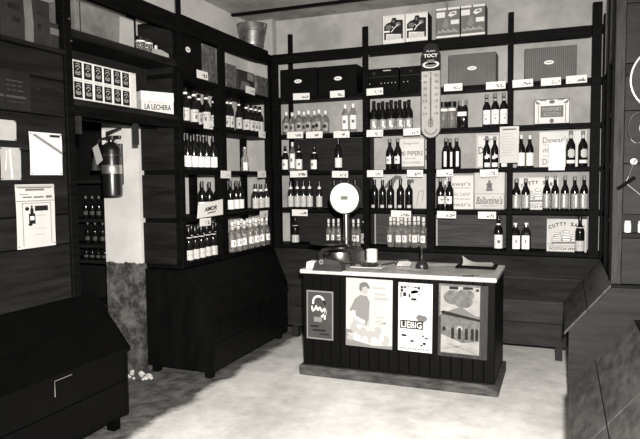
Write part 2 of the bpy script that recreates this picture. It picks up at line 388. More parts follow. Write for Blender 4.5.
# boarded cupboard on the near left
cb = thing('boarded_cupboard', 'dark boarded cupboard front with papers pinned to it', 'cupboard', (XL, 0, 0), PI/2)
zs = [.885, 1.235, 1.42, 1.80, 2.02, 2.24, 2.40]
for i, (z0, z1) in enumerate(zip(zs, zs[1:])):
    obj('plank', box_bm(.6, 2.985, 0, .025, z0+.003, z1-.003, .003), 'wood_panel', cb)
obj('post', box_bm(2.99, 3.055, -.012, .05, .885, 2.86, .003), 'wood_black', cb)
obj('top_board', box_bm(.6, 2.985, -.03, .30, 2.401, 2.425, .003), 'wood_panel', cb)
obj('side_panel', box_bm(3.03, 3.055, .051, .30, .885, 2.40), 'wood_black', cb)
obj('top_rail', box_bm(.6, 2.985, .15, .30, 2.855, 2.90), 'wood_black', cb)
for px, py in ((37.5, 89), (67, 19), (69, 41), (3, 108)):
    p = at(px, py, 0, XL+.004); obj('nail', lathe_bm([(0, -.012), (.006, -.012), (.009, -.004), (.006, .002), (0, .002)], 8, ax=1), 'steel', cb, True, loc=(p.y, -.012 if p.y > 2.99 else -.002, p.z))

# ------------------------------------------------------------------ storage bins with sloping lids
def bin_(name, label, x0, x1, loc, rz, m_lid, m_body, mit0=0., mit1=0., dfront=.28, back=.285, zf=.54, zb=.885, z0=.10, handle=None, end0=True, end1=True, nlid=1, seams=(.5,), legs=True, m_end=None):
    t = thing(name, label, 'storage bin', loc, rz)
    prof = [(-dfront, z0), (-dfront, zf-.02), (0, zb-.024), (back, zb-.024), (back, z0)]
    m_end = m_end or m_body
    if end0: obj('end_panel', prism(bmesh.new(), prof, 0, x0, x0+.025), m_end, t)
    if end1: obj('end_panel', prism(bmesh.new(), prof, 0, x1-.025, x1), m_end, t)
    n = 2; h = (zf-.025-z0)/n
    for i in range(n): obj('front_board', box_bm(x0+.026, x1-.026, -dfront+.002, -dfront+.022, z0+i*h+.002, z0+(i+1)*h-.002, .002), m_body, t)
    obj('bottom_board', box_bm(x0+.026, x1-.026, -dfront+.023, back, z0, z0+.02), m_body, t)
    obj('top_board', box_bm(x0-mit0*dfront, x1+mit1*dfront, .0, back, zb-.023, zb-.001), m_body, t)
    sl = (zb-zf)/dfront
    ovh = .03                          # lid boards running along the bin, overhanging the front a little
    cuts = [0]+list(seams)+[1]
    for k in range(nlid):
        xa, xb = x0+(x1-x0)*k/nlid, x0+(x1-x0)*(k+1)/nlid
        for c0, c1 in zip(cuts, cuts[1:]):
            ya, yb = -dfront-ovh+(dfront+ovh)*c0, -dfront-ovh+(dfront+ovh)*c1-.004
            def X(y, side):
                f = (y+dfront)/dfront
                if side == 0: return xa+.003-(mit0*dfront*f if k == 0 else 0)
                return xb-.003+(mit1*dfront*f if k == nlid-1 else 0)
            bm = bmesh.new(); vs = []
            for dz in (-.018, .006):
                for y, s in ((ya, 0), (ya, 1), (yb, 1), (yb, 0)): vs.append(bm.verts.new((X(y, s), y, zf+sl*(y+dfront)+dz)))
            for f in ((0,3,2,1),(4,5,6,7),(0,1,5,4),(1,2,6,5),(2,3,7,6),(3,0,4,7)): bm.faces.new([vs[i] for i in f])
            obj('lid_board', bm, m_lid, t)
    if legs:
        for a in (x0+.03, x1-.09):
            for b in (-dfront+.05, back-.08): obj('leg', box_bm(a, a+.06, b, b+.06, 0, z0), m_body, t)
    if handle:
        hx, hz = handle
        obj('label_holder', tube_bm([(hx, -dfront-.004, hz-.09), (hx, -dfront-.004, hz), (hx+.13, -dfront-.004, hz), ], .004, 6), 'steel', t)
    return t
bin_('storage_bin', 'black wooden bin with sloping lid beneath the side wall shelving', 4.20, 5.626, (XL, 0, 0), PI/2, 'wood_bin', 'wood_bin', mit1=1.02, z0=.065, back=.37)
bin_('storage_bin', 'long dark wooden bin with sloping lid below the rear wall shelving', -2.597, .05, (0, YB, 0), 0, 'wood_bin_mid', 'wood_bin_mid', mit0=1.02, mit1=.98, zf=.565, nlid=2, z0=.13)
bin_('storage_bin', 'near black chest with sloping lid below the papers on the boarded cupboard', .7, 3.19, (XL, 0, 0), PI/2, 'wood_chest', 'wood_chest', dfront=.25, zf=.575, handle=(2.566, .508))
bin_('storage_bin', 'worn wooden bin with sloping lid in the corner beside the boarded end panel', -5.628, -4.55, (XR, 0, 0), -PI/2, 'wood_bin_worn', 'wood_bin', mit0=1.06, zf=.565, dfront=.265, m_end='wood_end')
bin_('storage_bin', 'scuffed wooden bin with sloping plank lid standing apart in front of the corner bin', -3.46, -1.6, (XR+.03, 0, 0), -PI/2, 'wood_bin_worn', 'wood_bin', dfront=.275, nlid=2, seams=(.42,))

# ------------------------------------------------------------------ right shelving and boarded end panel
rs = shelving('bottle_shelf', 'dark shelving seen edge on beside the boarded end panel', (-6.2, -4.67), [ZT[k] for k in 'ABCDE'], -PI/2, (XR, 0, 0),
    [(-4.73, -4.67, 3.2), (-5.30, -5.24, 3.0), (-5.88, -5.83, 3.0)], .5)
ep = thing('boarded_end_panel', 'tall boarded wooden end panel hung with basin and tools', 'panel', (0, 4.57, 0), 0)
obj('post', box_bm(.315, .375, -.012, .02, .887, 3.3, .003), 'wood_grey', ep)
z = .887
for i, z1 in enumerate((1.20, 1.235, 1.36, 1.70, 2.05, 2.28, 2.36, 2.75, 3.3)):
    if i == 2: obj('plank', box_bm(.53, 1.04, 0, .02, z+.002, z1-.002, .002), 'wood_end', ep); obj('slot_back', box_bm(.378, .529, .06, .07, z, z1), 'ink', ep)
    else: obj('plank', box_bm(.378, 1.04, 0, .02, z+.002, z1-.002, .002), 'wood_back_dark' if i in (1, 6) else 'wood_end', ep)
    z = z1

# ------------------------------------------------------------------ counter
CZ = .885; CY0, CY1, CX0, CX1 = 4.575, 5.28, -1.995, -.435
ct = thing('shop_counter', 'dark planked shop counter with pale marble top and worn plinth', 'counter', ((CX0+CX1)/2, CY0, 0), 0)
hw = (CX1-CX0)/2
obj('worktop', box_bm(-hw, hw, -.012, CY1-CY0, CZ-.034, CZ, .006), 'marble', ct)
n = 19; pw = (2*hw-.022)/n
for i in range(n):
    a = -hw+.011+i*pw
    obj('plank', box_bm(a+.0015, a+pw-.0015, .024, .042, .085, CZ-.035, .004), 'wood_counter', ct)
for s in (-1, 1):
    for i in range(7):
        a = .045+i*.092
        obj('plank', box_bm(min(s*(hw-.026), s*(hw-.011)), max(s*(hw-.026), s*(hw-.011)), a+.0015, a+.0905, .085, CZ-.035, .003), 'wood_counter', ct)
obj('plinth', box_bm(-hw-.018, hw+.018, -.006, CY1-CY0-.03, 0, .084, .006), 'wood_plinth', ct)
obj('carcass', box_bm(-hw+.04, hw-.04, .045, CY1-CY0-.05, .085, CZ-.036), 'wood_counter', ct)
YF = CY0+.024                            # front face of the planks

def on_front(x0, y0, x1, y1, Y=YF-.002):
    a = at(x0, y1, 1, Y); b = at(x1, y0, 1, Y); return (a.x+b.x)/2, a.z, b.x-a.x, b.z-a.z
def sign(name, label, px, m, frame=None, rot=0.):
    cx, z, w_, h_ = on_front(*px)
    t = thing(name, label, 'sign', (cx, YF-.0015, z)); t.rotation_euler = (0, rot, 0)
    obj('plate', box_bm(-w_/2, w_/2, -.005, 0, 0, h_, .0015), m, t)
    return t, w_, h_
def prints(t, w_, h_, items, y=-.0052):
    for nm, m_, polys in items:
        if nm.endswith('*'):
            for p in polys: obj(nm[:-1], sheet_bm([[(w_*(u-.5), h_*v) for u, v in p]], y), m_, t); y -= .00006
            continue
        obj(nm, sheet_bm([[(w_*(u-.5), h_*v) for u, v in p] for p in polys], y), m_, t); y -= .0004
# 1 small dark sign with script
t, w_, h_ = sign('tin_sign', 'small dark tin sign with pale looping script on the counter front', (307, 291.5, 333, 338), 'sign_dark', rot=.01)
prints(t, w_, h_, [('border', 'ink_mid', [rect(0, 0, .05, 1), rect(.95, 0, 1, 1), rect(.05, 0, .95, .03), rect(.05, .97, .95, 1)]),
    ('emblem', 'paper', ring(.45, .76, .17, .24, .2, PI+.3, 10, .62)+stroke([(.2, .68), (.22, .58), (.32, .62), (.36, .69), (.42, .6), (.5, .66), (.58, .58), (.68, .64), (.74, .56), (.62, .5), (.55, .46)], .05)+stroke([(.7, .6), (.68, .42)], .06)),
    ('pale_patch', 'ink_mid', [rect(.28, .36, .58, .46)]),
    ('lettering', 'ink', [rect(.15, .25, .45, .285), rect(.22, .17, .72, .205), rect(.5, .10, .85, .125)]), ('shade', 'ink', ring(.55, .74, .1, .18, -.3, 1.1, 8, .5))])
# 2 poster of a standing woman
t, w_, h_ = sign('tin_sign', 'large pale advertising sign picturing a woman with groceries', (346, 280, 392, 345), 'poster_pale', rot=.012)
prints(t, w_, h_, [('ground', 'ink_mid', [[(.0, .0), (1, 0), (1, .05), (.6, .03), (.2, .08), (0, .2)], rect(.0, .19, .16, .24)]),
    ('grocery*', 'ink_pale', [disc(.2, .28, .1, .08), disc(.36, .2, .12, .09), disc(.55, .16, .1, .09), disc(.7, .22, .08, .1), disc(.12, .12, .1, .04), disc(.85, .12, .09, .08)]),
    ('fruit*', 'paper', [disc(.25, .13, .08, .05), disc(.42, .11, .06, .05), disc(.62, .11, .07, .05), disc(.3, .3, .05, .04), disc(.78, .16, .04, .06)]),
    ('skirt', 'ink_pale', [[(.16, .34), (.5, .3), (.52, .45), (.18, .5)]]),
    ('dress', 'ink_mid', [[(.08, .52), (.2, .7), (.32, .76), (.46, .75), (.52, .66), (.5, .42), (.44, .32), (.22, .4), (.22, .54), (.16, .5)]]),
    ('arms', 'label_white', stroke([(.14, .52), (.22, .42), (.42, .36)], .05)),
    ('face', 'ink_pale', [disc(.41, .835, .075, .065)]), ('hair', 'ink_grey', [[(.29, .84), (.3, .92), (.38, .955), (.47, .94), (.52, .88), (.5, .85), (.44, .89), (.36, .87), (.34, .8)]]),
    ('lettering', 'ink_pale', [rect(.6, .86, .84, .89), rect(.62, .77, .86, .80), rect(.62, .70, .9, .74), rect(.66, .44, .84, .455), rect(.6, .5, .66, .515)]+stroke([(.62, .37), (.72, .4), (.86, .37), (.7, .35)], .02))])
# 3 tall white sign
t, w_, h_ = sign('tin_sign', 'tall white enamel sign with black lettered panel and small vegetables', (398, 284, 432, 350), 'enamel', rot=.012)
prints(t, w_, h_, [('check*', 'ink', [rect(.06+.1*i, .95-.045*(j+1)+.005, .06+.1*i+.085, .95-.045*j) for i in range(6) for j in range(2) if not (i > 3 and j == 1)]+[rect(.06, .78, .1, .86), rect(.14, .80, .24, .86), rect(.3, .79, .36, .84)]),
    ('cloud', 'enamel', [disc(.38, .89, .24, .045), disc(.5, .86, .14, .04)]),
    ('vegetable*', 'ink', [disc(.46, .765, .09, .02), disc(.2, .745, .03, .008), disc(.62, .84, .03, .01), disc(.18, .23, .09, .018), disc(.42, .155, .07, .015), disc(.74, .24, .04, .014), disc(.84, .21, .05, .014), disc(.78, .13, .05, .022), disc(.7, .1, .05, .012)]),
    ('meat', 'ink_grey', [[(.52, .5), (.6, .55), (.84, .53), (.86, .48), (.74, .43), (.66, .42)]]),
    ('lines', 'ink_mid', [rect(.1, .655, .38, .662), rect(.14, .58, .36, .587), rect(.16, .51, .36, .517), rect(.54, .68, .76, .69)]),
    ('panel', 'ink', [rect(.06, .33, .74, .455)]),
    ('strip', 'ink_grey', [rect(.06+.075*i, .03, .06+.075*i+.05, .055) for i in range(12)])])
text('LIEBIG', w_*.6, h_*.09, (w_*(-.1), -.0105, h_*.393), 'enamel', t, bold=.012)
# 4 picture of a house
t, w_, h_ = sign('framed_picture', 'framed grey picture of a tiled building with arched doors on the counter', (438, 286, 487.5, 355), 'print_picture', rot=.012)
prints(t, w_, h_, [('sky', 'print_sky', [rect(.04, .58, .84, .97)]), ('tree*', 'print_picture', [disc(.3, .82, .2, .1), disc(.5, .78, .2, .1), disc(.55, .86, .18, .08)]),
    ('wall', 'print_picture', [[(.06, .3), (.84, .3), (.84, .56), (.5, .58), (.06, .56)]]), ('ground', 'print_sky', [[(.06, .05), (.84, .05), (.84, .24), (.5, .2), (.06, .3)]]),
    ('wall_light', 'print_picture', [rect(.16, .32, .82, .5)]),
    ('roof', 'ink_grey', [[(.1, .6), (.46, .7), (.6, .64), (.86, .55), (.86, .52), (.5, .55), (.06, .6)]]), ('eaves', 'ink', [[(.04, .61), (.1, .63), (.86, .54), (.86, .51), (.08, .58)]]),
    ('arch*', 'ink', [q for a in (.12, .3, .44, .58, .7, .79) for q in (rect(a-.03, .25 if a > .2 else .36, a+.03, .38), disc(a, .38, .03, .03, 10))]),
    ('arch_trim', 'ink_pale', ring(.44, .38, .035, .06, 0, PI, 8, .9)), ('tracks', 'ink_mid', stroke([(.2, .18), (.8, .06)], .015)+stroke([(.1, .1), (.5, .16)], .012)),
    ('stain*', 'ink', [rect(.22, .93, .4, .97), rect(.5, .94, .7, .97), rect(.76, .92, .82, .95)])])
bm = bmesh.new()
for r in ((0, 0, 1, .045), (0, .045, .05, .55), (.85, .045, 1, 1)): bx(bm, w_*(r[0]-.5), w_*(r[2]-.5), -.014, -.0075, h_*r[1], h_*r[3])
obj('frame', bm, 'wood_grey', t)

# ------------------------------------------------------------------ bottles
def patch(bm, r, a0, a1, z0, z1, n=8, r2=None):
    A = []
    for i in range(n+1):
        a = -PI/2+a0+(a1-a0)*i/n; c, s = math.cos(a), math.sin(a)
        A.append([bm.verts.new((rr*c, rr*s, z)) for rr, z in ((r, z0), (r2 or r, z1))])
    for i in range(n): bm.faces.new((A[i][0], A[i+1][0], A[i+1][1], A[i][1]))
    return bm
KIND = {}
def kind(key, prof, cap, label, m_glass, m_cap, m_label, emblem=None, m_emb='ink', neck=None, m_neck=None, sq=0, seg=14):
    """prof/cap: (r, z) lists; label (r, z0, z1, half angle); emblem list of (r, a0, a1, z0, z1)"""
    d = {'body': (mesh('bottle_body', lathe_bm(prof, seg, sq), True), m_glass), 'cap': (mesh('bottle_cap', lathe_bm(cap, 10), True), m_cap)}
    if label: r, z0, z1, ha = label; d['label'] = (mesh('bottle_label', patch(bmesh.new(), r, -ha, ha, z0, z1), True), m_label)
    if sq and label:
        r, z0, z1, ha = label; bm = bmesh.new(); bx(bm, -r*.8, r*.8, -r-.0004, -r, z0, z1); d['label'] = (mesh('bottle_label', bm), m_label)
    if neck: r, z0, z1 = neck; d['neck_label'] = (mesh('bottle_neck_label', patch(bmesh.new(), r, -1.6, 1.6, z0, z1, 6), True), m_neck)
    if emblem:
        bm = bmesh.new()
        for e in emblem: patch(bm, *e, n=3)
        d['emblem'] = (mesh('bottle_emblem', bm), m_emb)
    for k, (me, m_) in d.items(): me.materials.append(MATS[m_])
    KIND[key] = d
W = [(0, 0), (.034, 0), (.038, .006), (.038, .180), (.035, .200), (.022, .222), (.0155, .238), (.0145, .296), (0, .296)]
Cw = [(0, .250), (.0158, .250), (.0158, .300), (.013, .303), (0, .303)]
K = [(0, 0), (.036, 0), (.040, .006), (.040, .165), (.037, .185), (.024, .212), (.0165, .228), (.0150, .285), (0, .285)]
Ck = [(0, .262), (.0175, .262), (.0175, .295), (.015, .298), (0, .298)]
kind('wine', W, Cw, (.0385, .028, .118, 1.25), 'glass_dark', 'foil_black', 'label_white')
kind('wine_slim', W, Cw, (.0385, .02, .125, 1.2), 'glass_dark', 'foil_black', 'label_cream', [(.039, -.6, .6, .07, .078), (.039, -.5, .5, .05, .056)], 'ink_grey')
kind('sherry', K, Ck, (.0405, .025, .13, 1.3), 'glass_dark', 'foil_black', 'label_cream', [(.041, -.7, .7, .098, .112), (.041, -.25, .25, .05, .085)], 'ink_grey', (.0182, .245, .262), 'label_white')
kind('sherry_pale', K, Ck, (.0405, .02, .15, 1.3), 'glass_dark', 'foil_grey', 'label_white', [(.041, -.5, .5, .1, .108), (.041, -.25, .25, .06, .08)], 'ink_pale', (.0172, .225, .25), 'label_grey')
kind('sherry_white', K, Ck, (.0405, .015, .135, 1.3), 'glass_dark', 'cap_white', 'label_white', [(.041, -.3, .3, .085, .09)], 'ink_pale')
kind('figure', K, Ck, (.0405, .012, .115, 1.25), 'glass_dark', 'foil_black', 'label_grey', [(.041, -.35, .2, .04, .098), (.041, .1, .55, .03, .05)], 'label_white')
kind('dark_band', W, Cw, (.0385, .015, .045, .5), 'glass_dark', 'foil_black', 'label_cream')
kind('shield', K, Ck, (.0405, .055, .125, .85), 'glass_dark', 'foil_grey', 'label_white', [(.041, -.3, .3, .085, .1)], 'ink_grey')
kind('stripe', K, Ck, (.0405, .02, .165, .33), 'glass_dark', 'foil_grey', 'label_white')
kind('flag', K, Ck, (.0405, .01, .05, .8), 'glass_dark', 'foil_grey', 'label_white', [(.041, -.7, .1, .085, .115), (.041, -.2, .75, .095, .125)], 'label_white')
kind('roundel', K, Ck, (.0405, .028, .055, 1.2), 'glass_dark', 'foil_grey', 'label_white', [(.041, -.75, .75, .085, .135), (.041, -.5, .5, .075, .145)], 'label_cream', (.0172, .235, .262), 'label_cream')
kind('sailing', K, Ck, (.0405, .02, .145, 1.35), 'glass_dark', 'foil_grey', 'label_grey', [(.041, -.2, .2, .03, .135)], 'label_white')
kind('square_white', [(0, 0), (.036, 0), (.040, .006), (.040, .17), (.034, .195), (.018, .212), (.016, .25), (0, .25)], [(0, .225), (.019, .225), (.019, .265), (0, .265)], (.0415, .025, .15, .78), 'glass_dark', 'cap_white', 'label_white', [(.0425, -.2, .2, .08, .11)], 'ink_mid', sq=.6, seg=16)
kind('gin', [(0, 0), (.036, 0), (.038, .005), (.038, .175), (.03, .2), (.017, .215), (.015, .26), (0, .26)], [(0, .235), (.0165, .235), (.0165, .275), (0, .275)], (.0388, .03, .165, 1.15), 'glass_clear_grey', 'cap_white', 'label_white', [(.0393, -.35, .35, .09, .12)], 'ink_grey')
kind('clear', [(0, 0), (.038, 0), (.041, .005), (.041, .15), (.032, .178), (.016, .195), (.0145, .235), (0, .235)], [(0, .212), (.0165, .212), (.0165, .25), (0, .25)], (.0418, .03, .125, 1.0), 'glass_clear_grey', 'cap_white', 'label_grey', [(.0423, -.4, .4, .065, .1)], 'ink')
kind('anis', [(0, 0), (.038, 0), (.041, .005), (.041, .16), (.034, .19), (.018, .21), (.016, .275), (0, .275)], [(0, .255), (.019, .255), (.019, .298), (0, .298)], (.0418, .05, .12, .75), 'glass_clear_grey', 'cap_white', 'label_white', [(.0423, -.12, .12, .07, .1)], 'ink_mid', (.0175, .215, .245), 'label_white')
kind('white_neck', [(0, 0), (.036, 0), (.040, .006), (.040, .15), (.034, .18), (.019, .2), (.0155, .255), (0, .255)], [(0, .235), (.0165, .235), (.0165, .272), (0, .272)], (.0405, .02, .125, 1.3), 'glass_dark', 'foil_black', 'label_white', [(.041, -.3, .3, .06, .085)], 'ink_grey', (.0195, .188, .212), 'label_white')
kind('clear_label', [(0, 0), (.036, 0), (.040, .006), (.040, .17), (.034, .195), (.019, .21), (.0155, .275), (0, .275)], [(0, .25), (.0165, .25), (.0165, .295), (0, .295)], (.0405, .02, .135, 1.3), 'glass_brown', 'foil_black', 'label_cream', [(.041, -1.1, 1.1, .062, .078)], 'ink_grey', (.020, .212, .235), 'label_white')
kind('beer_label', K, Ck, (.0405, .02, .1, 1.3), 'glass_dark', 'foil_black', 'label_cream', [(.041, -1, 1, .055, .064)], 'ink', (.030, .185, .205), 'label_white')
kind('statuette', [(0, 0), (.04, 0), (.042, .01), (.03, .08), (.038, .12), (.02, .17), (.016, .2), (.022, .215), (.018, .235), (0, .24)], [(0, .232), (.012, .232), (.012, .25), (0, .25)], (.0435, .01, .09, .5), 'glass_clear_grey', 'cap_white', 'label_white')
kind('jar', [(0, 0), (.048, 0), (.052, .006), (.052, .2), (.048, .215), (.048, .225), (0, .225)], [(0, .205), (.053, .205), (.053, .255), (0, .255)], (.0528, .165, .19, 1.5), 'glass_clear_grey', 'foil_black', 'label_white')
kind('dumpy', [(0, 0), (.046, 0), (.050, .006), (.050, .19), (.04, .205), (.04, .215), (0, .215)], [(0, .205), (.045, .205), (.045, .26), (0, .26)], (.0515, .11, .15, .5), 'glass_dark', 'foil_grey', 'label_white', sq=.5, seg=16)
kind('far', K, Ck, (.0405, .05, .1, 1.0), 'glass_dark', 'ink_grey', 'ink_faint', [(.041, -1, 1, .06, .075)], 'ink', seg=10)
def bottle(key, loc, label, group, s=1., rz=0., nm='bottle', sw=1.):
    t = thing(nm, label, 'bottle', loc, rz, group); t.scale = (sw, sw, s)
    for k, (me, m_) in KIND[key].items():
        o = obj(k, me, m_, t)
        if k == 'label': FACE[t.name] = o
    return t
ORD = 'first second third fourth fifth sixth seventh'.split()
LONG = []
def which(label, i, n, ref):
    if n > 1: label = '%s, %s from the %s' % (label, ORD[i], ref)
    if len(label.split()) > 16: LONG.append(label)
    return label
def row_back(key, pxs, shelf, label, s=1., y=.05, sw=1., nm='bottle', group=None, py=None, ref=None):
    ref = ref or ('corner post' if pxs[0] < 362 else 'second post' if pxs[0] < 430 else 'thermometer post' if pxs[0] < 508 else 'notice')
    if len(pxs) > 1:
        xs = [at(q, 170, 1, YB+y).x for q in pxs]; dm = min(b-a for a, b in zip(xs, xs[1:])); rad = max(abs(v.co.x) for v in KIND[key]['body'][0].vertices); sw = min(sw, (dm-.001)/(2*rad+.003))
    for i, px in enumerate(pxs):
        yy = YB+y+random.uniform(-.006, .006); p = at(px, py or 170, 1, yy)
        bottle(key, (p.x, yy, ZT[shelf]), which(label, i, len(pxs), ref), group or label, s*random.uniform(.985, 1.015), random.uniform(-.35, .55), nm, sw)
def row_left(key, pxs, shelf, label, s=1., x=.05, sw=1., group=None, nm='bottle', ref=None):
    ref = ref or ('doorway' if pxs[0] < 219 else 'middle post')
    if len(pxs) > 1:
        xs = [at(q, 170, 0, XL-x).y for q in pxs]; dm = min(b-a for a, b in zip(xs, xs[1:])); sw = min(sw, (dm-.001)/.085)
    for i, px in enumerate(pxs):
        xx = XL-x+random.uniform(-.006, .006); p = at(px, 170, 0, xx)
        bottle(key, (xx, p.y, ZT[shelf]), which(label, i, len(pxs), ref), group or label, s*random.uniform(.985, 1.015), PI/2-.9+random.uniform(-.4, .4), nm, sw)

# rear wall, first bay
row_back('clear', (287, 299.5, 309, 319.5), 'B', 'clear bottle with grey label beneath black cartons', .98)
row_back('clear', (293, 304.5, 315, 326), 'B', 'half hidden clear bottle beneath black cartons', .98, y=.15)
row_back('gin', (345.5, 353.5), 'B', 'clear bottle with long white label beneath black carton', 1.03)
row_back('white_neck', (285.5, 299), 'C', 'white collared bottle beside the taller pale bottle', .98, sw=.9)
row_back('gin', (292.7,), 'C', 'taller bottle with pale neck between two white labelled bottles', 1.13, sw=.82)
row_back('white_neck', (314.5,), 'C', 'single white collared bottle standing apart near the shelf middle', .92)
row_back('wine', (338.5,), 'C', 'slim single dark bottle with white label above the scale dial', 1.08)
row_back('clear_label', (290.5, 297, 303.2, 309.4, 319), 'D', 'cream labelled bottle beside the scale dial', .97)
row_back('dark_band', (334, 341, 348, 355), 'D', 'dark bottle mostly hidden behind the scale dial', .98, y=.1)
row_back('beer_label', (294.5,), 'E', 'lone dark bottle with banded label on the lowest shelf near the corner', .97)
row_back('anis', (328, 333, 338, 353, 358), 'E', 'white capped clear bottle standing behind the scale column', .92)
row_back('sherry', (364,), 'E', 'dark bottle with pale label peeping out beside the scale', .95, y=.12)
# second bay
row_back('figure', (374.3, 383, 391.5, 400, 409), 'B', 'black bottle with grey picture label beside the thermometer', 1.0)
row_back('figure', (379, 387.5, 396, 405), 'B', 'hidden row black bottle beside the thermometer', 1.0, y=.15)
row_back('shield', (390, 398), 'C', 'black bottle with shield label before numbered carton', 1.04)
row_back('dark_band', (374.5, 382.5, 390.5, 400.5, 409), 'D', 'plain black bottle before the star carton', .97)
row_back('anis', (390.5, 398, 405.5, 414.5, 423.5), 'E', 'white capped clear bottle below plain black bottles', 1.02, y=.07)
row_back('anis', (394, 401.5, 409.5, 418.5), 'E', 'hidden row clear bottle below plain black bottles', 1.02, y=.17)
# third bay
row_back('jar', (443.3, 452), 'B', 'clear glass jar with dark lid beside the thermometer', 1.0, y=.08, nm='glass_jar')
row_back('dumpy', (462.5,), 'B', 'squat black flask between the glass jars and three labelled bottles', 1.0, y=.06)
row_back('sherry_pale', (486.3, 494.8, 503.3), 'B', 'white labelled bottle under the grey ribbed carton', 1.03, y=.045)
row_back('stripe', (446, 456.7), 'C', 'black bottle with a narrow vertical white stripe', 1.0)
row_back('stripe', (450,), 'C', 'black bottle behind the two striped bottles', 1.0, y=.14)
row_back('flag', (486.6, 494.6), 'C', 'black bottle with white flag label before bordered carton', 1.0)
row_back('flag', (503.5,), 'C', 'dark bottle partly hidden by the hanging paper notice', 1.0, y=.08)
row_back('shield', (440.6, 449.7), 'D', 'black bottle with shield label before white carton', 1.04)
row_back('gin', (445.3,), 'D', 'pale bottle glimpsed between two shield labelled bottles', 1.04, y=.108, sw=.68)
row_back('white_neck', (499,), 'E', 'single bottle with white label alone on the weathered bottom shelf', 1.2, y=.03)
# fourth bay
row_back('sherry_white', (521, 529.6), 'C', 'white capped bottle with tall white label', 1.0)
row_back('roundel', (570.5, 582.6), 'C', 'black bottle with round white label', 1.08)
row_back('sailing', (516.7, 526), 'D', 'grey labelled bottle of the pair by a post', 1.0)
row_back('sailing', (547, 555.5, 565.5, 575.2, 584.6), 'D', 'grey labelled bottle in the row of five', 1.06)
row_back('square_white', (516, 527), 'E', 'square bottle with large white label', 1.0, y=.03)
row_back('beer_label', (581,), 'E', 'dark bottle with pale label in front of the ship carton', 1.14, y=.02)
# side wall, near bay
row_left('sherry', (181, 187, 195.5, 207.5), 'B', 'dark labelled bottle under the mottled carton', .98)
row_left('sherry', (191, 200.5, 215), 'B', 'rear row labelled bottle under the mottled carton', .98, x=.14)
row_left('wine', (181.8, 188, 194.5, 201, 207, 213.8), 'C', 'wine bottle on the middle side wall shelf', 1.02)
row_left('wine', (185, 191.5, 198, 204), 'C', 'rear row wine bottle on middle side wall shelf', 1.02, x=.15)
row_left('wine', (201.5, 208.8, 217), 'D', 'dark wine bottle behind the hand lettered card', .98, x=.11)
row_left('wine', (229.8, 235.7, 240), 'D', 'wine bottle beyond the hand lettered card', .98, x=.11)
row_left('beer_label', (187, 193.5, 199.5, 205.5, 211.5), 'E', 'cream labelled bottle on lowest side wall shelf', 1.03, x=.05)
row_left('beer_label', (190, 196.5, 203, 209, 214.5), 'E', 'rear row dark bottle on lowest side wall shelf', 1.03, x=.15)
# side wall, far bay
row_left('sherry', (228.5, 232, 240), 'B', 'loosely spaced bottle under the small dark cartons', 1.0)
row_left('sherry', (247.3, 252, 256.4, 260.6), 'B', 'bottle in tight cluster by shelf corner', .95)
row_left('statuette', (245,), 'C', 'small pale figure shaped bottle alone on its shelf', .95)
row_left('clear_label', (255, 260.4, 266), 'D', 'pale collared bottle at the shelf corner', .9)
row_left('anis', (231, 237, 243, 249, 255, 261, 266), 'E', 'white labelled clear bottle near the shelf corner', .98, x=.05)
row_left('anis', (234.5, 240.5, 246.5, 252.5, 258.5), 'E', 'rear row clear bottle near the shelf corner', .98, x=.15)

# ------------------------------------------------------------------ cartons
def carton(label, loc, w_, d_, h_, rz, m, m_side=None, group=None, nm='carton', flaps=True, cat='carton'):
    t = thing(nm, label, cat, loc, rz, group)
    bm = box_bm(-w_/2, w_/2, 0, d_, 0, h_-.004, .003); obj('body', bm, m_side or m, t)
    if m_side: obj('front_face', box_bm(-w_/2+.002, w_/2-.002, -.0015, 0, .002, h_-.006), m, t)
    if flaps:
        obj('flap', box_bm(-w_/2, w_/2, 0, d_/2-.002, h_-.0038, h_), m, t); obj('flap', box_bm(-w_/2, w_/2, d_/2+.002, d_, h_-.0038, h_), m, t)
    return t
def cpx(x0, x1, y0, z, Y):                  # surveyed carton on the rear shelving: centre x, width, height
    a = at(x0, 170, 1, Y); b = at(x1, 170, 1, Y)
    return (a.x+b.x)/2, b.x-a.x, at((x0+x1)/2, y0, 1, Y).z-z
def oval(t, x, z, w_=.055, h_=.028, y=-.002):
    obj('oval_label', sheet_bm([disc(x, z, w_/2, h_/2, 20)], y, .001), 'paper', t)
    obj('print', sheet_bm([rect(x-w_*.28, z-.003, x+w_*.28, z+.004)], y-.0012, .0005), 'ink_grey', t)
def ribs(t, w_, h_, n, m='card_side'):
    bm = bmesh.new()
    for i in range(n): a = -w_/2+w_*(i+.5)/n; bx(bm, a-.0012, a+.0012, -.0022, -.0014, .004, h_-.01)
    obj('ribs', bm, m, t)
Y0 = YB+.02
for lab, x0, x1, y0, ox in (('black carton with white oval label next to the corner post', 281.5, 318, 68.5, 298), ('black carton with white oval label beside the second post', 319, 357.5, 65.5, 338)):
    cx, cw, ch = cpx(x0, x1, y0, ZT['A'], Y0); t = carton(lab, (cx, Y0, ZT['A']), cw-.004, .25, ch, 0, 'card_dark')
    oval(t, at(ox, 78, 1, Y0).x-cx, ch*.55, .085, .04)
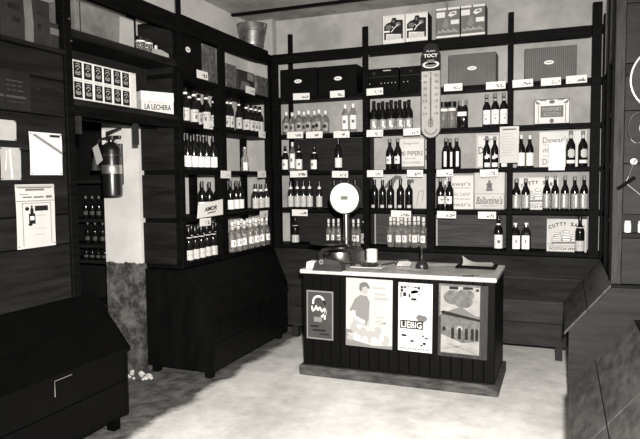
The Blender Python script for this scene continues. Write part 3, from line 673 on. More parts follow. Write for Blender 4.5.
for i, (x0, x1, y0, lab) in enumerate(((364.5, 399, 68, 'black case with knob and a row of white studs, next to the second post'), (400, 426.5, 65.5, 'black case with knob and white studs, partly behind the thermometer'))):
    cx, cw, ch = cpx(x0, x1, y0, ZT['A'], Y0+.05); t = carton(lab, (cx, Y0+.05, ZT['A']), cw-.004, .2, ch, 0, 'card_dark', nm='black_case', cat='case', flaps=False)
    kx = -cw*.2 if i == 0 else -cw*.08
    obj('knob', lathe_bm([(0, 0), (.022, 0), (.02, -.02), (.008, -.03), (0, -.03)], 12, ax=1), 'iron_dark', t, True, loc=(kx, 0, ch*.78))
    if i == 0: obj('name_plate', sheet_bm([rect(.02, ch*.86, .10, ch*.9)], -.001), 'paper_grey', t)
    for u in ((-.42, -.33, .0, .1, .2, .3, .4) if i == 0 else (-.35, -.2, .3)): obj('stud', lathe_bm([(0, 0), (.006, 0), (.005, -.004), (0, -.005)], 8, ax=1), 'paper_grey', t, loc=(u*cw, 0, ch*.36))
    obj('lid_rim', box_bm(-cw/2+.004, cw/2-.004, -.004, .0, ch*.62, ch*.64), 'iron_dark', t)
for lab, x0, x1, y0, ox in (('grey ribbed carton with white oval label between the thermometer and the fourth post', 448.3, 495, 53.5, 472), ('grey ribbed carton with white oval label above the small lettered placard', 523.5, 575, 47, 549)):
    cx, cw, ch = cpx(x0, x1, y0, ZT['A'], Y0); t = carton(lab, (cx, Y0, ZT['A']), cw, .24, ch, 0, 'card_grey')
    ribs(t, cw, ch, 26); oval(t, at(ox, 65, 1, Y0).x-cx, ch*.54, .085, .036)
Y1 = YB+.16
def face_text(t, cw, ch, items, y=-.0005):
    for s_, u, v, tw, th_, m_, *k in items: text(s_, tw*cw, th_*ch, (cw*(u-.5), y, ch*v), m_, t, **(k[0] if k else {}))
cx, cw, ch = cpx(397.5, 424, 138.5, ZT['C'], Y1); t = carton('pale whisky carton lettered with a number, behind two black bottles', (cx, Y1, ZT['C']), cw, .1, ch, 0, 'card_white')
face_text(t, cw, ch, [('100 PIPERS', .5, .52, .92, .15, 'ink'), ('Seagram', .5, .84, .6, .09, 'ink_grey', dict(shear=.3)), ('DE LUXE', .5, .36, .4, .06, 'ink_mid'), ('SCOTCH WHISKY', .5, .22, .8, .07, 'ink_grey')])
obj('base_band', sheet_bm([rect(-cw/2, .0, cw/2, ch*.1)], -.0002), 'ink_grey', t)
t = carton('narrow upright packet beside the pale numbered carton', (at(427, 150, 1, Y1).x, Y1, ZT['C']), .036, .08, ch*.95, 0, 'card_cream', nm='packet'); obj('print', sheet_bm([rect(-.016, ch*.6, .016, ch*.66), rect(-.016, ch*.3, .016, ch*.45)], -.0003), 'ink_grey', t)
cx, cw, ch = cpx(372.5, 428, 174.3, ZT['D'], Y1+.05); t = carton('white carton printed with a dark bird and a star, behind plain black bottles', (cx, Y1+.05, ZT['D']), cw-.01, .07, ch, 0, 'card_cream')
st = [(cw*.22+(.035 if i % 2 == 0 else .015)*math.sin(i*PI/5), ch*.8+(.035 if i % 2 == 0 else .015)*math.cos(i*PI/5)) for i in range(10)]
obj('print', sheet_bm([st], -.0004), 'ink_grey', t)
obj('print', sheet_bm([[(-cw*.3, ch*.6), (-cw*.2, ch*.82), (-cw*.08, ch*.97), (cw*.02, ch*.95), (cw*.06, ch*.8), (cw*.02, ch*.86), (-cw*.06, ch*.84), (-cw*.1, ch*.74), (-cw*.12, ch*.6)]], -.0004), 'ink_grey', t)
obj('print', sheet_bm(stroke([(cw*.3, ch*.1), (cw*.34, ch*.5), (cw*.42, ch*.52), (cw*.4, ch*.2)], .01), -.0004), 'ink_pale', t)
# bordered carton
cx, cw, ch = cpx(475.5, 500.5, 133.5, ZT['C'], Y1); t = carton('pale carton with a double ruled border behind two flag labelled bottles', (cx, Y1, ZT['C']), cw, .1, ch, 0, 'card_white')
def border(t, cw, ch, a, wd, m_='ink_grey', y=-.0004, z0=0): obj('border', sheet_bm([rect(-cw/2+a, z0+a, cw/2-a, z0+a+wd), rect(-cw/2+a, ch-a-wd, cw/2-a, ch-a), rect(-cw/2+a, z0+a+wd, -cw/2+a+wd, ch-a-wd), rect(cw/2-a-wd, z0+a+wd, cw/2-a, ch-a-wd)], y), m_, t)
border(t, cw, ch, .008, .005); border(t, cw, ch, .02, .003, 'ink_mid')
face_text(t, cw, ch, [('D', .22, .52, .2, .2, 'ink')]); obj('print', sheet_bm([rect(-cw*.2, ch*.82, cw*.2, ch*.85), disc(.0, ch*.78, .015)], -.0006), 'ink_mid', t)
# white lettered carton and crest carton
cx, cw, ch = cpx(446, 473.8, 175.5, ZT['D'], Y1-.02); t = carton('white carton with three lines of whisky lettering, left of the crest carton', (cx, Y1-.02, ZT['D']), cw-.003, .12, ch, 0, 'card_white')
face_text(t, cw, ch, [("Dewar's", .46, .76, .85, .13, 'ink_grey'), ('SCOTCH WHISKY', .5, .63, .8, .045, 'ink_grey'), ('White Label', .46, .46, .82, .12, 'ink_mid', dict(shear=.3)), ('SCOTCH WHISKY', .5, .30, .8, .045, 'ink_grey'), ("Dewar's", .46, .15, .85, .13, 'ink_grey')])
cx, cw, ch = cpx(474.2, 505, 172.5, ZT['D'], Y1-.02); t = carton('pale carton with a crest and flowing script, beside the fourth post', (cx, Y1-.02, ZT['D']), cw-.003, .12, ch, 0, 'card_cream')
face_text(t, cw, ch, [("Ballantine's", .5, .25, .86, .2, 'ink', dict(shear=.35)), ('SCOTCH WHISKY', .5, .1, .5, .035, 'ink_grey'), ('FINEST', .5, .83, .5, .03, 'ink_mid')])
obj('crest', sheet_bm([disc(0, ch*.68, .028, .018), rect(-.03, ch*.5, .03, ch*.56), rect(-.024, ch*.565, .024, ch*.64), disc(0, ch*.76, .012, .012)], -.0004), 'ink_grey', t)
border(t, cw, ch*.44, .003, .004, 'ink_mid')
# small lettered placard
cx, cw, ch = cpx(533, 569.5, 98.5, ZT['B'], YB+.06); t = carton('small white placard box with dark lettered centre and ruled border', (cx, YB+.06, ZT['B']), cw, .06, ch, 0, 'card_white', nm='placard_box', flaps=False)
border(t, cw, ch, .004, .006, 'ink'); obj('centre', sheet_bm([rect(-cw*.31, ch*.28, cw*.31, ch*.72)], -.0005), 'ink_grey', t)
obj('corner_print', sheet_bm([[(-cw*.48, ch*.97), (-cw*.3, ch*.8), (-cw*.42, ch*.8)], [(cw*.48, ch*.97), (cw*.3, ch*.8), (cw*.42, ch*.8)], disc(0, ch*.87, cw*.08, ch*.07), disc(0, ch*.14, cw*.06, ch*.09), rect(-cw*.32, ch*.92, -cw*.16, ch*.95), rect(cw*.16, ch*.92, cw*.32, ch*.95)], -.0005), 'ink_grey', t)
obj('border_inner', sheet_bm([rect(-cw*.38, ch*.06, -cw*.36, ch*.78), rect(cw*.36, ch*.06, cw*.38, ch*.78)], -.0005), 'ink_mid', t)
face_text(t, cw, ch, [('PASSPORT', .5, .59, .52, .14, 'paper_grey'), ('SCOTCH', .5, .40, .46, .14, 'paper_grey')], -.002)
# wide carton with lettering behind glossy card
cx, cw, ch = cpx(537, 588, 131, ZT['C'], Y1); t = carton('wide pale carton lettered across the top, behind the glossy card', (cx, Y1, ZT['C']), cw-.03, .1, ch, 0, 'card_white')
face_text(t, cw, ch, [("Dewar's", .36, .76, .5, .17, 'ink_grey'), ('SCOTCH WHISKY', .36, .63, .48, .035, 'ink_grey'), ('White Label', .36, .47, .5, .13, 'ink_mid', dict(shear=.3)), ('SCOTCH WHISKY', .36, .32, .48, .035, 'ink_grey'), ("Dewar's", .36, .16, .5, .17, 'ink_grey')])
a = at(548.5, 170, 1, YB-.02); b = at(565, 141.5, 1, YB-.02)
gc = tag(obj('glossy_card', box_bm(-(b.x-a.x)/2, (b.x-a.x)/2, -.001, .002, 0, b.z-a.z-.005, .0008), 'gloss_card'), 'small bright glossy card shining at the shelf edge', 'card')
gc.location = ((a.x+b.x)/2, YB-.012, ZT['C']-.03); gc.rotation_euler = (0.018, 0, -.035)
# ship cartons
def ship(t, cw, ch, m_l=True):
    hull = [(-cw*.36, ch*.24), (cw*.34, ch*.26), (cw*.4, ch*.31), (-cw*.4, ch*.29)]
    obj('ship_hull', sheet_bm([hull]+stroke([(-cw*.45, ch*.17), (cw*.45, ch*.19)], .005)+stroke([(-cw*.48, ch*.24), (-cw*.3, ch*.22)], .004), -.0004), 'ink_grey', t)
    sails = []
    for mx, hh in ((-.24, .26), (-.02, .33), (.2, .27)):
        for k in range(4):
            z = .33+hh*k/4; ww = .115-.02*k; e = .04
            sails.append([(cw*(mx-ww), ch*z), (cw*(mx+ww*.2), ch*(z+.012)), (cw*(mx+ww), ch*(z-.004)), (cw*(mx+ww+e), ch*(z+hh/8)), (cw*(mx+ww*.85), ch*(z+hh/4-.014)), (cw*(mx-ww*.8), ch*(z+hh/4-.014))])
    for q in sails: obj('ship_sail', sheet_bm([q], -.0005), 'label_white' if m_l else 'ink_pale', t)
    obj('ship_lines', sheet_bm([r for q in sails for r in stroke(q+[q[0]], .0035)], -.0014), 'ink_grey', t)
    obj('print', sheet_bm(stroke([(-cw*.4, ch*.3), (-cw*.36, ch*.45), (-cw*.02, ch*.68)], .003)+stroke([(cw*.4, ch*.3), (cw*.2, ch*.62)], .003), -.0012), 'ink_grey', t)
    word = 'CUTTY SARK'
    for k, chh in enumerate(word):
        if chh == ' ': continue
        u = (k-(len(word)-1)/2)/len(word); text(chh, cw*.075, ch*.115, (cw*.92*u, -.001, ch*(.85-.5*u*u)), 'ink', t, bold=.03, rot=-u*.6)
    text('SCOTCH WHISKY', cw*.86, ch*.075, (0, -.001, ch*.095), 'ink', t, bold=.015)
cx, cw, ch = cpx(519, 559, 177.5, ZT['D'], Y1); t = carton('pale carton with a sailing ship, standing among grey labelled bottles', (cx, Y1, ZT['D']), cw, .1, ch, 0, 'card_white'); ship(t, cw, ch)
cx, cw, ch = cpx(547.5, 588, 219, ZT['E'], YB+.09); t = carton('pale carton with a sailing ship on the bottom shelf with one bottle before it', (cx, YB+.09, ZT['E']), cw, .1, ch, 0, 'card_cream'); ship(t, cw, ch)
# packaging boxes on top of the shelving
TZ = 2.93
for i, (x0, x1, y0) in enumerate(((382.5, 404.8, 19.5), (405.2, 428, 16.8))):
    Yt = YB-.005; a = at(x0, 42, 1, Yt); b = at(x1, 42, 1, Yt); cw = b.x-a.x; ch = .27
    t = carton(('white box with a dark picture, nearer the second post on top of the shelving', 'white box with a dark picture, next to the two grey tinted boxes')[i], ((a.x+b.x)/2, Yt, TZ), cw-.003, .2, ch, 0, 'card_white', 'card_side' if i else None, nm='packaging_box')
    pic = [(-.42, .62), (-.3, .72), (-.12, .76), (-.05, .9), (.1, .9), (.14, .82), (.42, .8), (.42, .3), (-.42, .36)]
    obj('picture', sheet_bm([[(cw*u, ch*v) for u, v in pic], rect(-cw*.42, ch*.14, -cw*.34, ch*.36), rect(cw*.34, ch*.14, cw*.42, ch*.3)], -.002), 'ink', t)
    for dd in (disc(-cw*.22, ch*.58, cw*.14, ch*.09), disc(cw*.2, ch*.66, cw*.12, ch*.08), disc(cw*.0, ch*.78, cw*.05, ch*.06)): obj('picture_detail', sheet_bm([dd], -.003), 'ink_grey', t)
    obj('picture_highlight', sheet_bm(stroke([(-cw*.1, ch*.4), (cw*.02, ch*.52), (cw*.22, ch*.66)], .008)+stroke([(cw*.02, ch*.52), (-cw*.06, ch*.6)], .006)+[rect(-cw*.42, ch*.4, -cw*.16, ch*.46)], -.0035), 'paper', t)
    bm = bmesh.new()
    obj('pale_print', sheet_bm([[(-cw*.3, ch*.12), (cw*.32, ch*.14), (cw*.32, ch*.3), (cw*.2, ch*.27), (cw*.08, ch*.31), (-cw*.05, ch*.26), (-cw*.18, ch*.3), (-cw*.3, ch*.26)]], -.004), 'label_cream', t)
for i, (x0, x1) in enumerate(((436, 460), (460.6, 485.2))):
    Yt = YB-.005; a = at(x0, 38, 1, Yt); b = at(x1, 38, 1, Yt); cw = b.x-a.x; ch = .285
    t = carton(('grey tinted box with white stripes, next to the white picture boxes', 'grey tinted box with white stripes, at the end of the row on top')[i], ((a.x+b.x)/2, Yt, TZ), cw-.003, .2, ch, 0, 'ink_grey', 'card_side', nm='packaging_box')
    for rr in (rect(-cw*.49, ch*.03, cw*.49, ch*.09), rect(-cw*.49, ch*.92, -cw*.06, ch*.99), rect(cw*.0, ch*.92, cw*.49, ch*.99)): obj('stripe', sheet_bm([rr], -.002), 'card_white', t)
    for rr in (rect(-cw*.48, ch*.68, -cw*.12, ch*.86), rect(cw*.12, ch*.44, cw*.46, ch*.58), [(-cw*.0, ch*.74), (cw*.12, ch*.68), (cw*.36, ch*.76), (cw*.34, ch*.86), (cw*.1, ch*.84)]): obj('white_panel', sheet_bm([rr], -.002), 'card_white', t)
    for k, dd in enumerate((disc(-cw*.1, ch*.42, cw*.13, ch*.1), disc(-cw*.08, ch*.55, cw*.08, ch*.08), disc(cw*.22, ch*.79, cw*.1, ch*.03))): obj('figure', sheet_bm([dd], -.003-.0002*k), 'ink_mid', t)
    obj('lettering', sheet_bm(stroke([(cw*(-.42+.84*j/22), ch*(.16+(.09 if j % 2 else 0)*(1+.5*(j % 3)))) for j in range(23)], .007), -.003), 'ink_pale', t)

# side wall cartons (front faces look along +X)
def lpx(x0, x1, y0, z, X): a = at(x0, 100, 0, X); b = at(x1, 100, 0, X); return (a.y+b.y)/2, b.y-a.y, at((x0+x1)/2, y0, 0, X).z-z
for nm_, lab, x0, x1, hh, m_, dx in (('carton', 'tall black carton with small white oval label beside the mottled carton', 182.5, 203, .36, 'card_dark', .03), ('carton', 'mottled grey carton squeezed against the middle post of the side shelving', 204.3, 217, .31, 'card_mottled', .03),
        ('carton', 'low mottled carton just beyond the middle post of the side shelving', 227, 237, .22, 'card_mottled', .03), ('carton', 'dark carton with a pale upper corner, between two mottled cartons', 238.5, 255, .21, 'card_side', .05), ('carton', 'mottled carton by the corner of the side shelving', 257, 270, .20, 'card_mottled', .03)):
    X = XL-dx; cy, cw, ch = lpx(x0, x1, 60, 0, X); t = carton(lab, (X, cy, ZT['A']), cw-.006, .22, hh, PI/2, m_, nm=nm_)
    if 'oval' in lab: oval(t, -.06, hh*.62, .07, .045)
    if 'pale upper' in lab: obj('pale_patch', sheet_bm([rect(cw*.05, hh*.62, cw*.42, hh*.95)], -.001), 'ink_mid', t); obj('print', sheet_bm([[(-cw*.4, hh*.1), (cw*.4, hh*.2), (cw*.1, hh*.5), (-cw*.3, hh*.5)]], -.001), 'ink_grey', t)

# packets, milk carton and carton on the bridging shelves
X = XL-.012
p0, p1 = at(73.5, 98, 0, X).y, at(129.5, 106, 0, X).y; n = 6; pw = (p1-p0)/n
for j in range(2):
    for i in range(n):
        gap = .006*(i//2)
        t = thing('packet', 'white packet with black ringed emblem, %s row, %s from the cupboard post' % (('lower', 'upper')[j], ORD[i]), 'packet', (X, p0+pw*(i+.5)+gap, LZ+.1255*j), PI/2, 'white packets with black ringed emblems above the doorway')
        obj('body', box_bm(-pw/2+.0015, pw/2-.0015, 0, .16, 0, .1245, .003), 'card_white', t)
        obj('panel', sheet_bm([rect(-pw*.4, .012, pw*.4, .113)], 0), 'ink', t)
        obj('emblem', sheet_bm(ring(0, .068, pw*.20, pw*.265, .35, PI-.35, n=8)+ring(0, .066, pw*.20, pw*.265, PI+.5, 2*PI-.5, n=8)+[disc(0, .067, pw*.07, n=10)]+stroke([(-pw*.26, .044), (-pw*.1, .034), (pw*.1, .034), (pw*.26, .044)], .006)+stroke([(-pw*.2, .097), (0, .103), (pw*.2, .097)], .004), -.0009), 'ink_pale', t)
t = thing('carton', 'white blank carton end standing beside the stacked packets', 'carton', (X-.01, p1+.06, LZ), PI/2); obj('body', box_bm(-.035, .035, 0, .16, 0, .25, .003), 'card_white', t); obj('flap', box_bm(-.035, .035, 0, .16, .2505, .254), 'card_cream', t)
mrz = PI/2-.50; mcx, mcy = XL-.155, at(152.5, 112, 0, XL-.155).y
mc = carton('white milk carton with black lettering standing cornerwise beside the packets', (mcx+.1*math.sin(mrz), mcy-.1*math.cos(mrz), LZ), .27, .2, .165, mrz, 'card_white', nm='milk_carton')
obj('lid', box_bm(-.137, .137, -.002, .202, .095, .1665, .003), 'paper', mc)
text('LA LECHERA', .22, .042, (.0, -.002, .048), 'ink', mc, bold=.02); text('LECHE CONDENSADA', .17, .012, (.0, -.002, .083), 'ink_pale', mc)
o = text('LA LECHERA', .13, .032, (.1375, .1, .04), 'ink', mc, bold=.015); o.rotation_euler = (0, 0, PI/2)
a = at(76, 30, 0, XL-.02); b = at(134, 45, 0, XL-.02)
t = carton('long grey carton with white end panel lying on the upper doorway shelf', (XL-.02, (a.y+b.y)/2, UZ), b.y-a.y, .24, .20, PI/2, 'card_kraft'); L = b.y-a.y
obj('white_panel', sheet_bm([[(L*.22, .0), (L*.5, 0), (L*.5, .19), (L*.24, .19)]], -.001, .0015), 'paper_grey', t); obj('seam', sheet_bm([rect(-L*.44, .0, -L*.425, .196)], -.001), 'card_side', t)
for i, (px, sc) in enumerate(((141, .5), (147.5, .5))):
    p = at(px, 55, 0, XL-.05); bottle('jar', (XL-.05, p.y, UZ), ('small jar next to the long grey carton', 'small jar next to the low paper packet')[i], 'small jars on the upper doorway shelf', .4, PI/2-.6, 'glass_jar', .7)
p = at(161, 58, 0, XL-.05); t = thing('paper_packet', 'low white paper packet beside the small jars above the doorway', 'packet', (XL-.05, p.y, UZ), PI/2)
obj('wrap', prism(bmesh.new(), [(-.11, 0), (.11, 0), (.10, .045), (.0, .06), (-.1, .05)], 1, 0, .12), 'paper_grey', t); obj('bottle_top', lathe_bm([(0, .05), (.012, .05), (.012, .11), (0, .11)], 8, org=(-.04, .06, 0)), 'cap_white', t); obj('bottle_top', lathe_bm([(0, .05), (.012, .05), (.012, .10), (0, .10)], 8, org=(.02, .06, 0)), 'cap_white', t)
# cartons on the boarded cupboard
CT = 2.425
a = at(2.5, 36, 0, XL-.01); b = at(51, 48, 0, XL-.01); L = b.y-a.y
t = carton('brown carton with a pale vertical strip on top of the boarded cupboard', (XL-.01, (a.y+b.y)/2, CT), L, .13, .27, PI/2, 'card_side'); obj('tape', sheet_bm([[(-L*.06, .0), (L*.12, .0), (L*.13, .12), (L*.1, .26), (-L*.07, .26), (-L*.05, .13)]], -.001, .0015), 'tape', t)
for rr in (rect(-L*.38, .17, -L*.14, .20), rect(-L*.3, .10, -L*.14, .13), rect(L*.2, .18, L*.42, .20), rect(L*.22, .09, L*.3, .13)): obj('faded_print', sheet_bm([rr], -.001), 'card_faded', t)
t = carton('pale brown carton behind the strip carton on the boarded cupboard', (XL-.16, 2.80, CT), .34, .13, .40, PI/2, 'card_kraft')
t = carton('dark carton with a grey band next to the front cupboard post', (XL-.02, 2.945, CT), .07, .1, .16, PI/2, 'card_side'); obj('band', sheet_bm([rect(-.034, .09, .034, .13)], -.001), 'ink_grey', t)
# dark lettered board on the cupboard
a = at(0, 108, 0, XL+.006); b = at(28, 73, 0, XL+.006)
t = thing('lettered_board', 'dark board with faint pale lettering fixed to the cupboard planks', 'sign', (XL+.0012, (a.y+b.y)/2-.02, a.z), PI/2); L = b.y-a.y+.06; hh = b.z-a.z
obj('plate', box_bm(-L/2, L/2, -.005, 0, 0, hh, .001), 'card_board', t)
random.seed(21); obj('lettering', sheet_bm([rect(x_, hh*v, x_+L*.03, hh*(v+hv)) for v, hv, x0_, x1_ in ((.72, .025, -.12, .36), (.6, .025, -.12, .28), (.48, .025, -.1, .34), (.3, .06, -.48, .42), (.2, .012, -.1, .42)) for x_ in [L*(x0_+.043*k) for k in range(int((x1_-x0_)/.043))] if random.random() > .12], -.0052), 'ink_faint', t)

# papers pinned to the cupboard planks
def paper(label, px, m_='paper', nm='paper_sheet', tilt=0):
    a = at(px[0], px[3], 0, XL+.003); b = at(px[2], px[1], 0, XL+.003); w_, h_ = b.y-a.y, at(px[0], px[1], 0, XL+.003).z-a.z
    t = thing(nm, label, 'paper', (XL+.0008, (a.y+b.y)/2, a.z), PI/2)
    bm = bmesh.new(); N = 6; G = []
    for i in range(N+1):
        for j in range(N+1): G.append(bm.verts.new((w_*(i/N-.5), -.0015-.004*abs(math.sin(2.4*i/N+j*.5))*(1 if 0 < j < N else .3), h_*j/N)))
    for i in range(N):
        for j in range(N): k = i*(N+1)+j; bm.faces.new((G[k], G[k+N+1], G[k+N+2], G[k+1]))
    obj('sheet', bm, m_, t, True)
    for u, v in ((-.46, .96), (.46, .96), (-.46, .04), (.46, .04)): obj('tack', lathe_bm([(0, 0), (.004, 0), (.004, -.002), (0, -.003)], 8, ax=1), 'iron_dark', t, loc=(w_*u, -.004, h_*v))
    return t, w_, h_
t, w_, h_ = paper('white sheet with a grey diagonal stripe and black clip', (30.5, 131.5, 61, 175)); obj('stripe', sheet_bm([[(-w_*.42, h_*.93), (-w_*.34, h_*.96), (w_*.5, h_*.56), (w_*.5, h_*.48)]], -.0065), 'ink_mid', t); obj('clip', box_bm(w_*.1, w_*.42, -.012, -.004, h_*.9, h_*.96, .002), 'iron_dark', t)
t, w_, h_ = paper('printed notice with a bottle picture pinned below the other papers', (17.5, 184.5, 53.5, 250), 'card_cream', 'notice')
prints(t, w_, h_, [('band', 'ink_pale', [rect(-.0, .955, 1, .985)]), ('lettering', 'ink_grey', [rect(.06, .94, .92, .955), rect(.24, .9, .72, .93), rect(.08, .84, .3, .85), rect(.16, .79, .4, .81), rect(.44, .785, .7, .81), rect(.76, .78, .92, .82), rect(.02, .735, .98, .745)]),
    ('border', 'ink_mid', [rect(.14, .04, .155, .71), rect(.87, .04, .885, .71), rect(.14, .7, .885, .71)]),
    ('bottle_picture', 'ink', [rect(.3, .38, .46, .54), rect(.34, .54, .42, .62), rect(.36, .62, .4, .67), disc(.26, .62, .05, .03), rect(.46, .58, .8, .66), disc(.33, .37, .05, .02)]), ('bottle_picture_label', 'paper', [rect(.33, .44, .43, .5)]), ('lines', 'ink_pale', [rect(.5, .5, .74, .51), rect(.3, .3, .74, .305), rect(.44, .2, .66, .21)])], y=-.0068)
t, w_, h_ = paper('crinkled clear plastic sleeve pinned under the corner sheet', (1, 147, 20, 180), 'paper_grey', 'plastic_sleeve'); obj('fold', sheet_bm(stroke([(-w_*.05, h_*.95), (w_*.02, h_*.05)], .012)+stroke([(-w_*.2, h_*.9), (-w_*.28, h_*.3)], .006), -.0065), 'paper', t)
t, w_, h_ = paper('wrinkled pale sheet at the outer edge of the cupboard planks', (-12, 118, 15.5, 139), 'paper_grey')

# ------------------------------------------------------------------ price tags
def ptag(x0, x1, yc, shelf, label, side='b', h_=.068):
    if side == 'b':
        a = at(x0, yc, 1, YB-.016); b = at(x1, yc, 1, YB-.016); w_ = b.x-a.x; loc = ((a.x+b.x)/2, YB-.013, a.z*.5+b.z*.5); rz = 0
    else:
        a = at(x0, yc, 0, XL+.016); b = at(x1, yc, 0, XL+.016); w_ = b.y-a.y; loc = (XL+.013, (a.y+b.y)/2, a.z*.5+b.z*.5); rz = PI/2
    o = obj('price_tag', box_bm(-w_/2, w_/2, -.003, 0, -h_/2, h_/2, .0006), 'price_tag'); o.location = loc; o.rotation_euler = (random.uniform(-.03, .06), random.uniform(-.025, .025), rz)
    return tag(o, label, 'price tag', 'handwritten price tags on the shelf edges')
for a in ((293, 309.5, 96.5, 'A', 'white price tag under the black carton next to the corner post'), (330, 344.5, 94, 'A', 'white price tag under the black carton beside the second post'),
    (287, 303, 135, 'B', 'white price tag under the clear bottles nearest the corner post'), (306, 322.5, 134.8, 'B', 'second white price tag under the clear bottles of the first bay'), (333.5, 349.5, 134.4, 'B', 'white price tag under the pair of long white labels'),
    (290, 307, 174, 'C', 'white price tag under the white collared bottles'), (332, 348, 174.3, 'C', 'white price tag just above the scale dial'), (292, 307.5, 212.7, 'D', 'white price tag above the lone bottle with banded label'),
    (366.5, 383, 91.6, 'A', 'white price tag under the black case with studs'), (366.5, 383, 133.3, 'B', 'white price tag on the post side below the picture labelled bottles'), (403.3, 420.3, 131.8, 'B', 'white price tag beside the foot of the thermometer'),
    (367, 383, 173.6, 'C', 'white price tag on the empty end of the shelf with the numbered carton'), (407, 423, 173.4, 'C', 'white price tag under the pale numbered carton'), (391, 411, 214, 'D', 'wide white price tag above the white capped bottles'),
    (444, 462.3, 87.2, 'A', 'white price tag under the grey ribbed carton, next to the thermometer'), (486, 505.5, 85.3, 'A', 'white price tag under the grey ribbed carton, next to the fourth post'),
    (436.5, 453, 173, 'C', 'white price tag under the striped bottles'), (480, 498, 173, 'C', 'blank white price tag under the flag labelled bottles'), (437, 456, 214.7, 'D', 'white price tag under the shield labelled bottles'), (478, 496, 215.3, 'D', 'white price tag under the crest carton'),
    (512.5, 533, 83.2, 'A', 'white price tag on the fourth post side of the last top shelf'), (541, 561, 81.5, 'A', 'middle white price tag of three under the last ribbed carton'), (566, 587, 79.2, 'A', 'white price tag at the end of the last top shelf')):
    ptag(*a)
for a in ((197, 208, 75, 'A', 'white price tag under the mottled carton of the side shelving'), (246, 255, 90.5, 'A', 'white price tag under the dark carton with pale corner'), (204, 213, 125, 'B', 'white price tag under the near bottles with shiny caps'), (259, 265.5, 134.5, 'B', 'white price tag under the tight bottle cluster by the corner'),
    (221, 231, 174.5, 'C', 'white price tag over the middle post of the side shelving'), (258, 266, 174.3, 'C', 'white price tag below the empty shelf by the corner'), (200, 211, 222, 'D', 'white price tag hanging below the hand lettered card'), (260, 268, 214, 'D', 'white price tag under the three collared bottles by the corner')):
    ptag(*a, side='l')
# hand lettered card
a = at(197.5, 215, 0, XL+.02); b = at(223, 203, 0, XL+.02); t = thing('lettered_card', 'white card with black brush lettering leaning in front of wine bottles', 'card', (XL+.015, (a.y+b.y)/2, 1.298), PI/2); L = b.y-a.y
obj('sheet', prism(bmesh.new(), [(-L/2, 0), (L/2, .01), (L/2+.0, .15), (-L/2+.02, .115)], 1, -.003, 0), 'paper', t); text('AMOR', L*.5, .04, (.0, -.004, .075), 'ink', t, shear=.4, bold=.03, rot=.06); obj('underline', sheet_bm(stroke([(-L*.12, .035), (L*.2, .045)], .009), -.0035), 'ink', t)
# paper notice on the fourth post
a = at(499.5, 163, 1, YB-.018); b = at(519, 126, 1, YB-.018); w_, h_ = b.x-a.x, b.z-a.z
t = thing('notice', 'tall pale paper notice hanging over the fourth post', 'paper', ((a.x+b.x)/2, YB-.0135, a.z)); obj('sheet', box_bm(-w_/2, w_/2, -.002, 0, 0, h_, .0005), 'card_cream', t)
obj('heading', sheet_bm([rect(-w_*.36, h_*.9, w_*.36, h_*.94)], -.0022), 'ink_grey', t); obj('lines', sheet_bm([rect(-w_*.38, h_*(.8-.075*i), w_*(.1+.25*random.random()), h_*(.8-.075*i)+.004) for i in range(9)], -.0022), 'ink_pale', t)

# ------------------------------------------------------------------ thermometer sign
Yt = YB-.03; a = at(421, 92, 1, Yt); b = at(440.5, 92, 1, Yt); w_ = b.x-a.x; z0 = at(430.5, 138, 1, Yt).z; z1 = at(430.5, 43, 1, Yt).z; zm = at(430.5, 71, 1, Yt).z; h_ = z1-z0
t = thing('thermometer_sign', 'long enamel thermometer sign with black top hanging on the shelf post', 'thermometer', ((a.x+b.x)/2, Yt+.016, z0)); R_ = w_/2
out = [(R_*math.cos(PI+PI*i/12), R_+R_*math.sin(PI+PI*i/12)) for i in range(13)]
obj('plate', prism(bmesh.new(), out+[(R_, h_-R_*1.25), (R_*.55, h_-.012), (0, h_), (-R_*.55, h_-.012), (-R_, h_-R_*1.25)], 1, -.012, 0), 'paper_grey', t)
zz = zm-z0
obj('rim_line', sheet_bm([[(p[0]*s, R_+(p[1]-R_)*s) for p, s in ((out[i], 1), (out[i+1], 1), (out[i+1], .92), (out[i], .92))] for i in range(12)]+[rect(-R_, R_, -R_*.92, zz), rect(R_*.92, R_, R_, zz)], -.0122), 'ink_grey', t)
obj('black_top', sheet_bm([[(-R_, zz), (R_, zz), (R_, h_-R_*1.25), (R_*.55, h_-.012), (0, h_), (-R_*.55, h_-.012), (-R_, h_-R_*1.25)]], -.0122), 'ink', t)
zs_ = at(430.5, 64.5, 1, Yt).z-z0
obj('dish_emblem', sheet_bm(ring(0, zs_, R_*.62, R_*.86, n=20, k=.42), -.0132), 'enamel', t); obj('pudding_emblem', sheet_bm([[(-R_*.5, zs_), (R_*.5, zs_), (R_*.34, zs_+.045), (-R_*.34, zs_+.045)], disc(0, zs_, R_*.52, R_*.2)], -.0142), 'ink_mid', t)
text('TOCY', w_*.72, .034, (0, -.0145, at(430.5, 55.5, 1, Yt).z-z0), 'enamel', t, bold=.03); text('FLAN', w_*.42, .016, (0, -.0145, at(430.5, 51, 1, Yt).z-z0), 'enamel', t)
for k, s_ in enumerate(('50', '40', '30', '20', '10', '0', '10')):
    zc = at(430.5, 75.5+k*6.35, 1, Yt).z-z0
    for sx in (-1, 1): text(s_, .034 if len(s_) > 1 else .015, .024, (sx*R_*.58, -.0128, zc), 'ink', t, 'numeral')
ta, tb = at(430.5, 124, 1, Yt).z-z0, zz-.01
obj('tube', lathe_bm([(0, tb), (.007, tb), (.007, ta+.04), (.016, ta+.03), (.018, ta), (.012, ta-.018), (0, ta-.02)], 10, org=(0, -.018, 0)), 'glass_clear_grey', t, True)
obj('tube_mark', sheet_bm([rect(-.003, ta, .003, tb-.05)], -.0124), 'ink_grey', t)
obj('bulb_recess', sheet_bm(ring(0, ta+.01, .02, .026, n=16, k=1.7), -.0124), 'ink_grey', t)
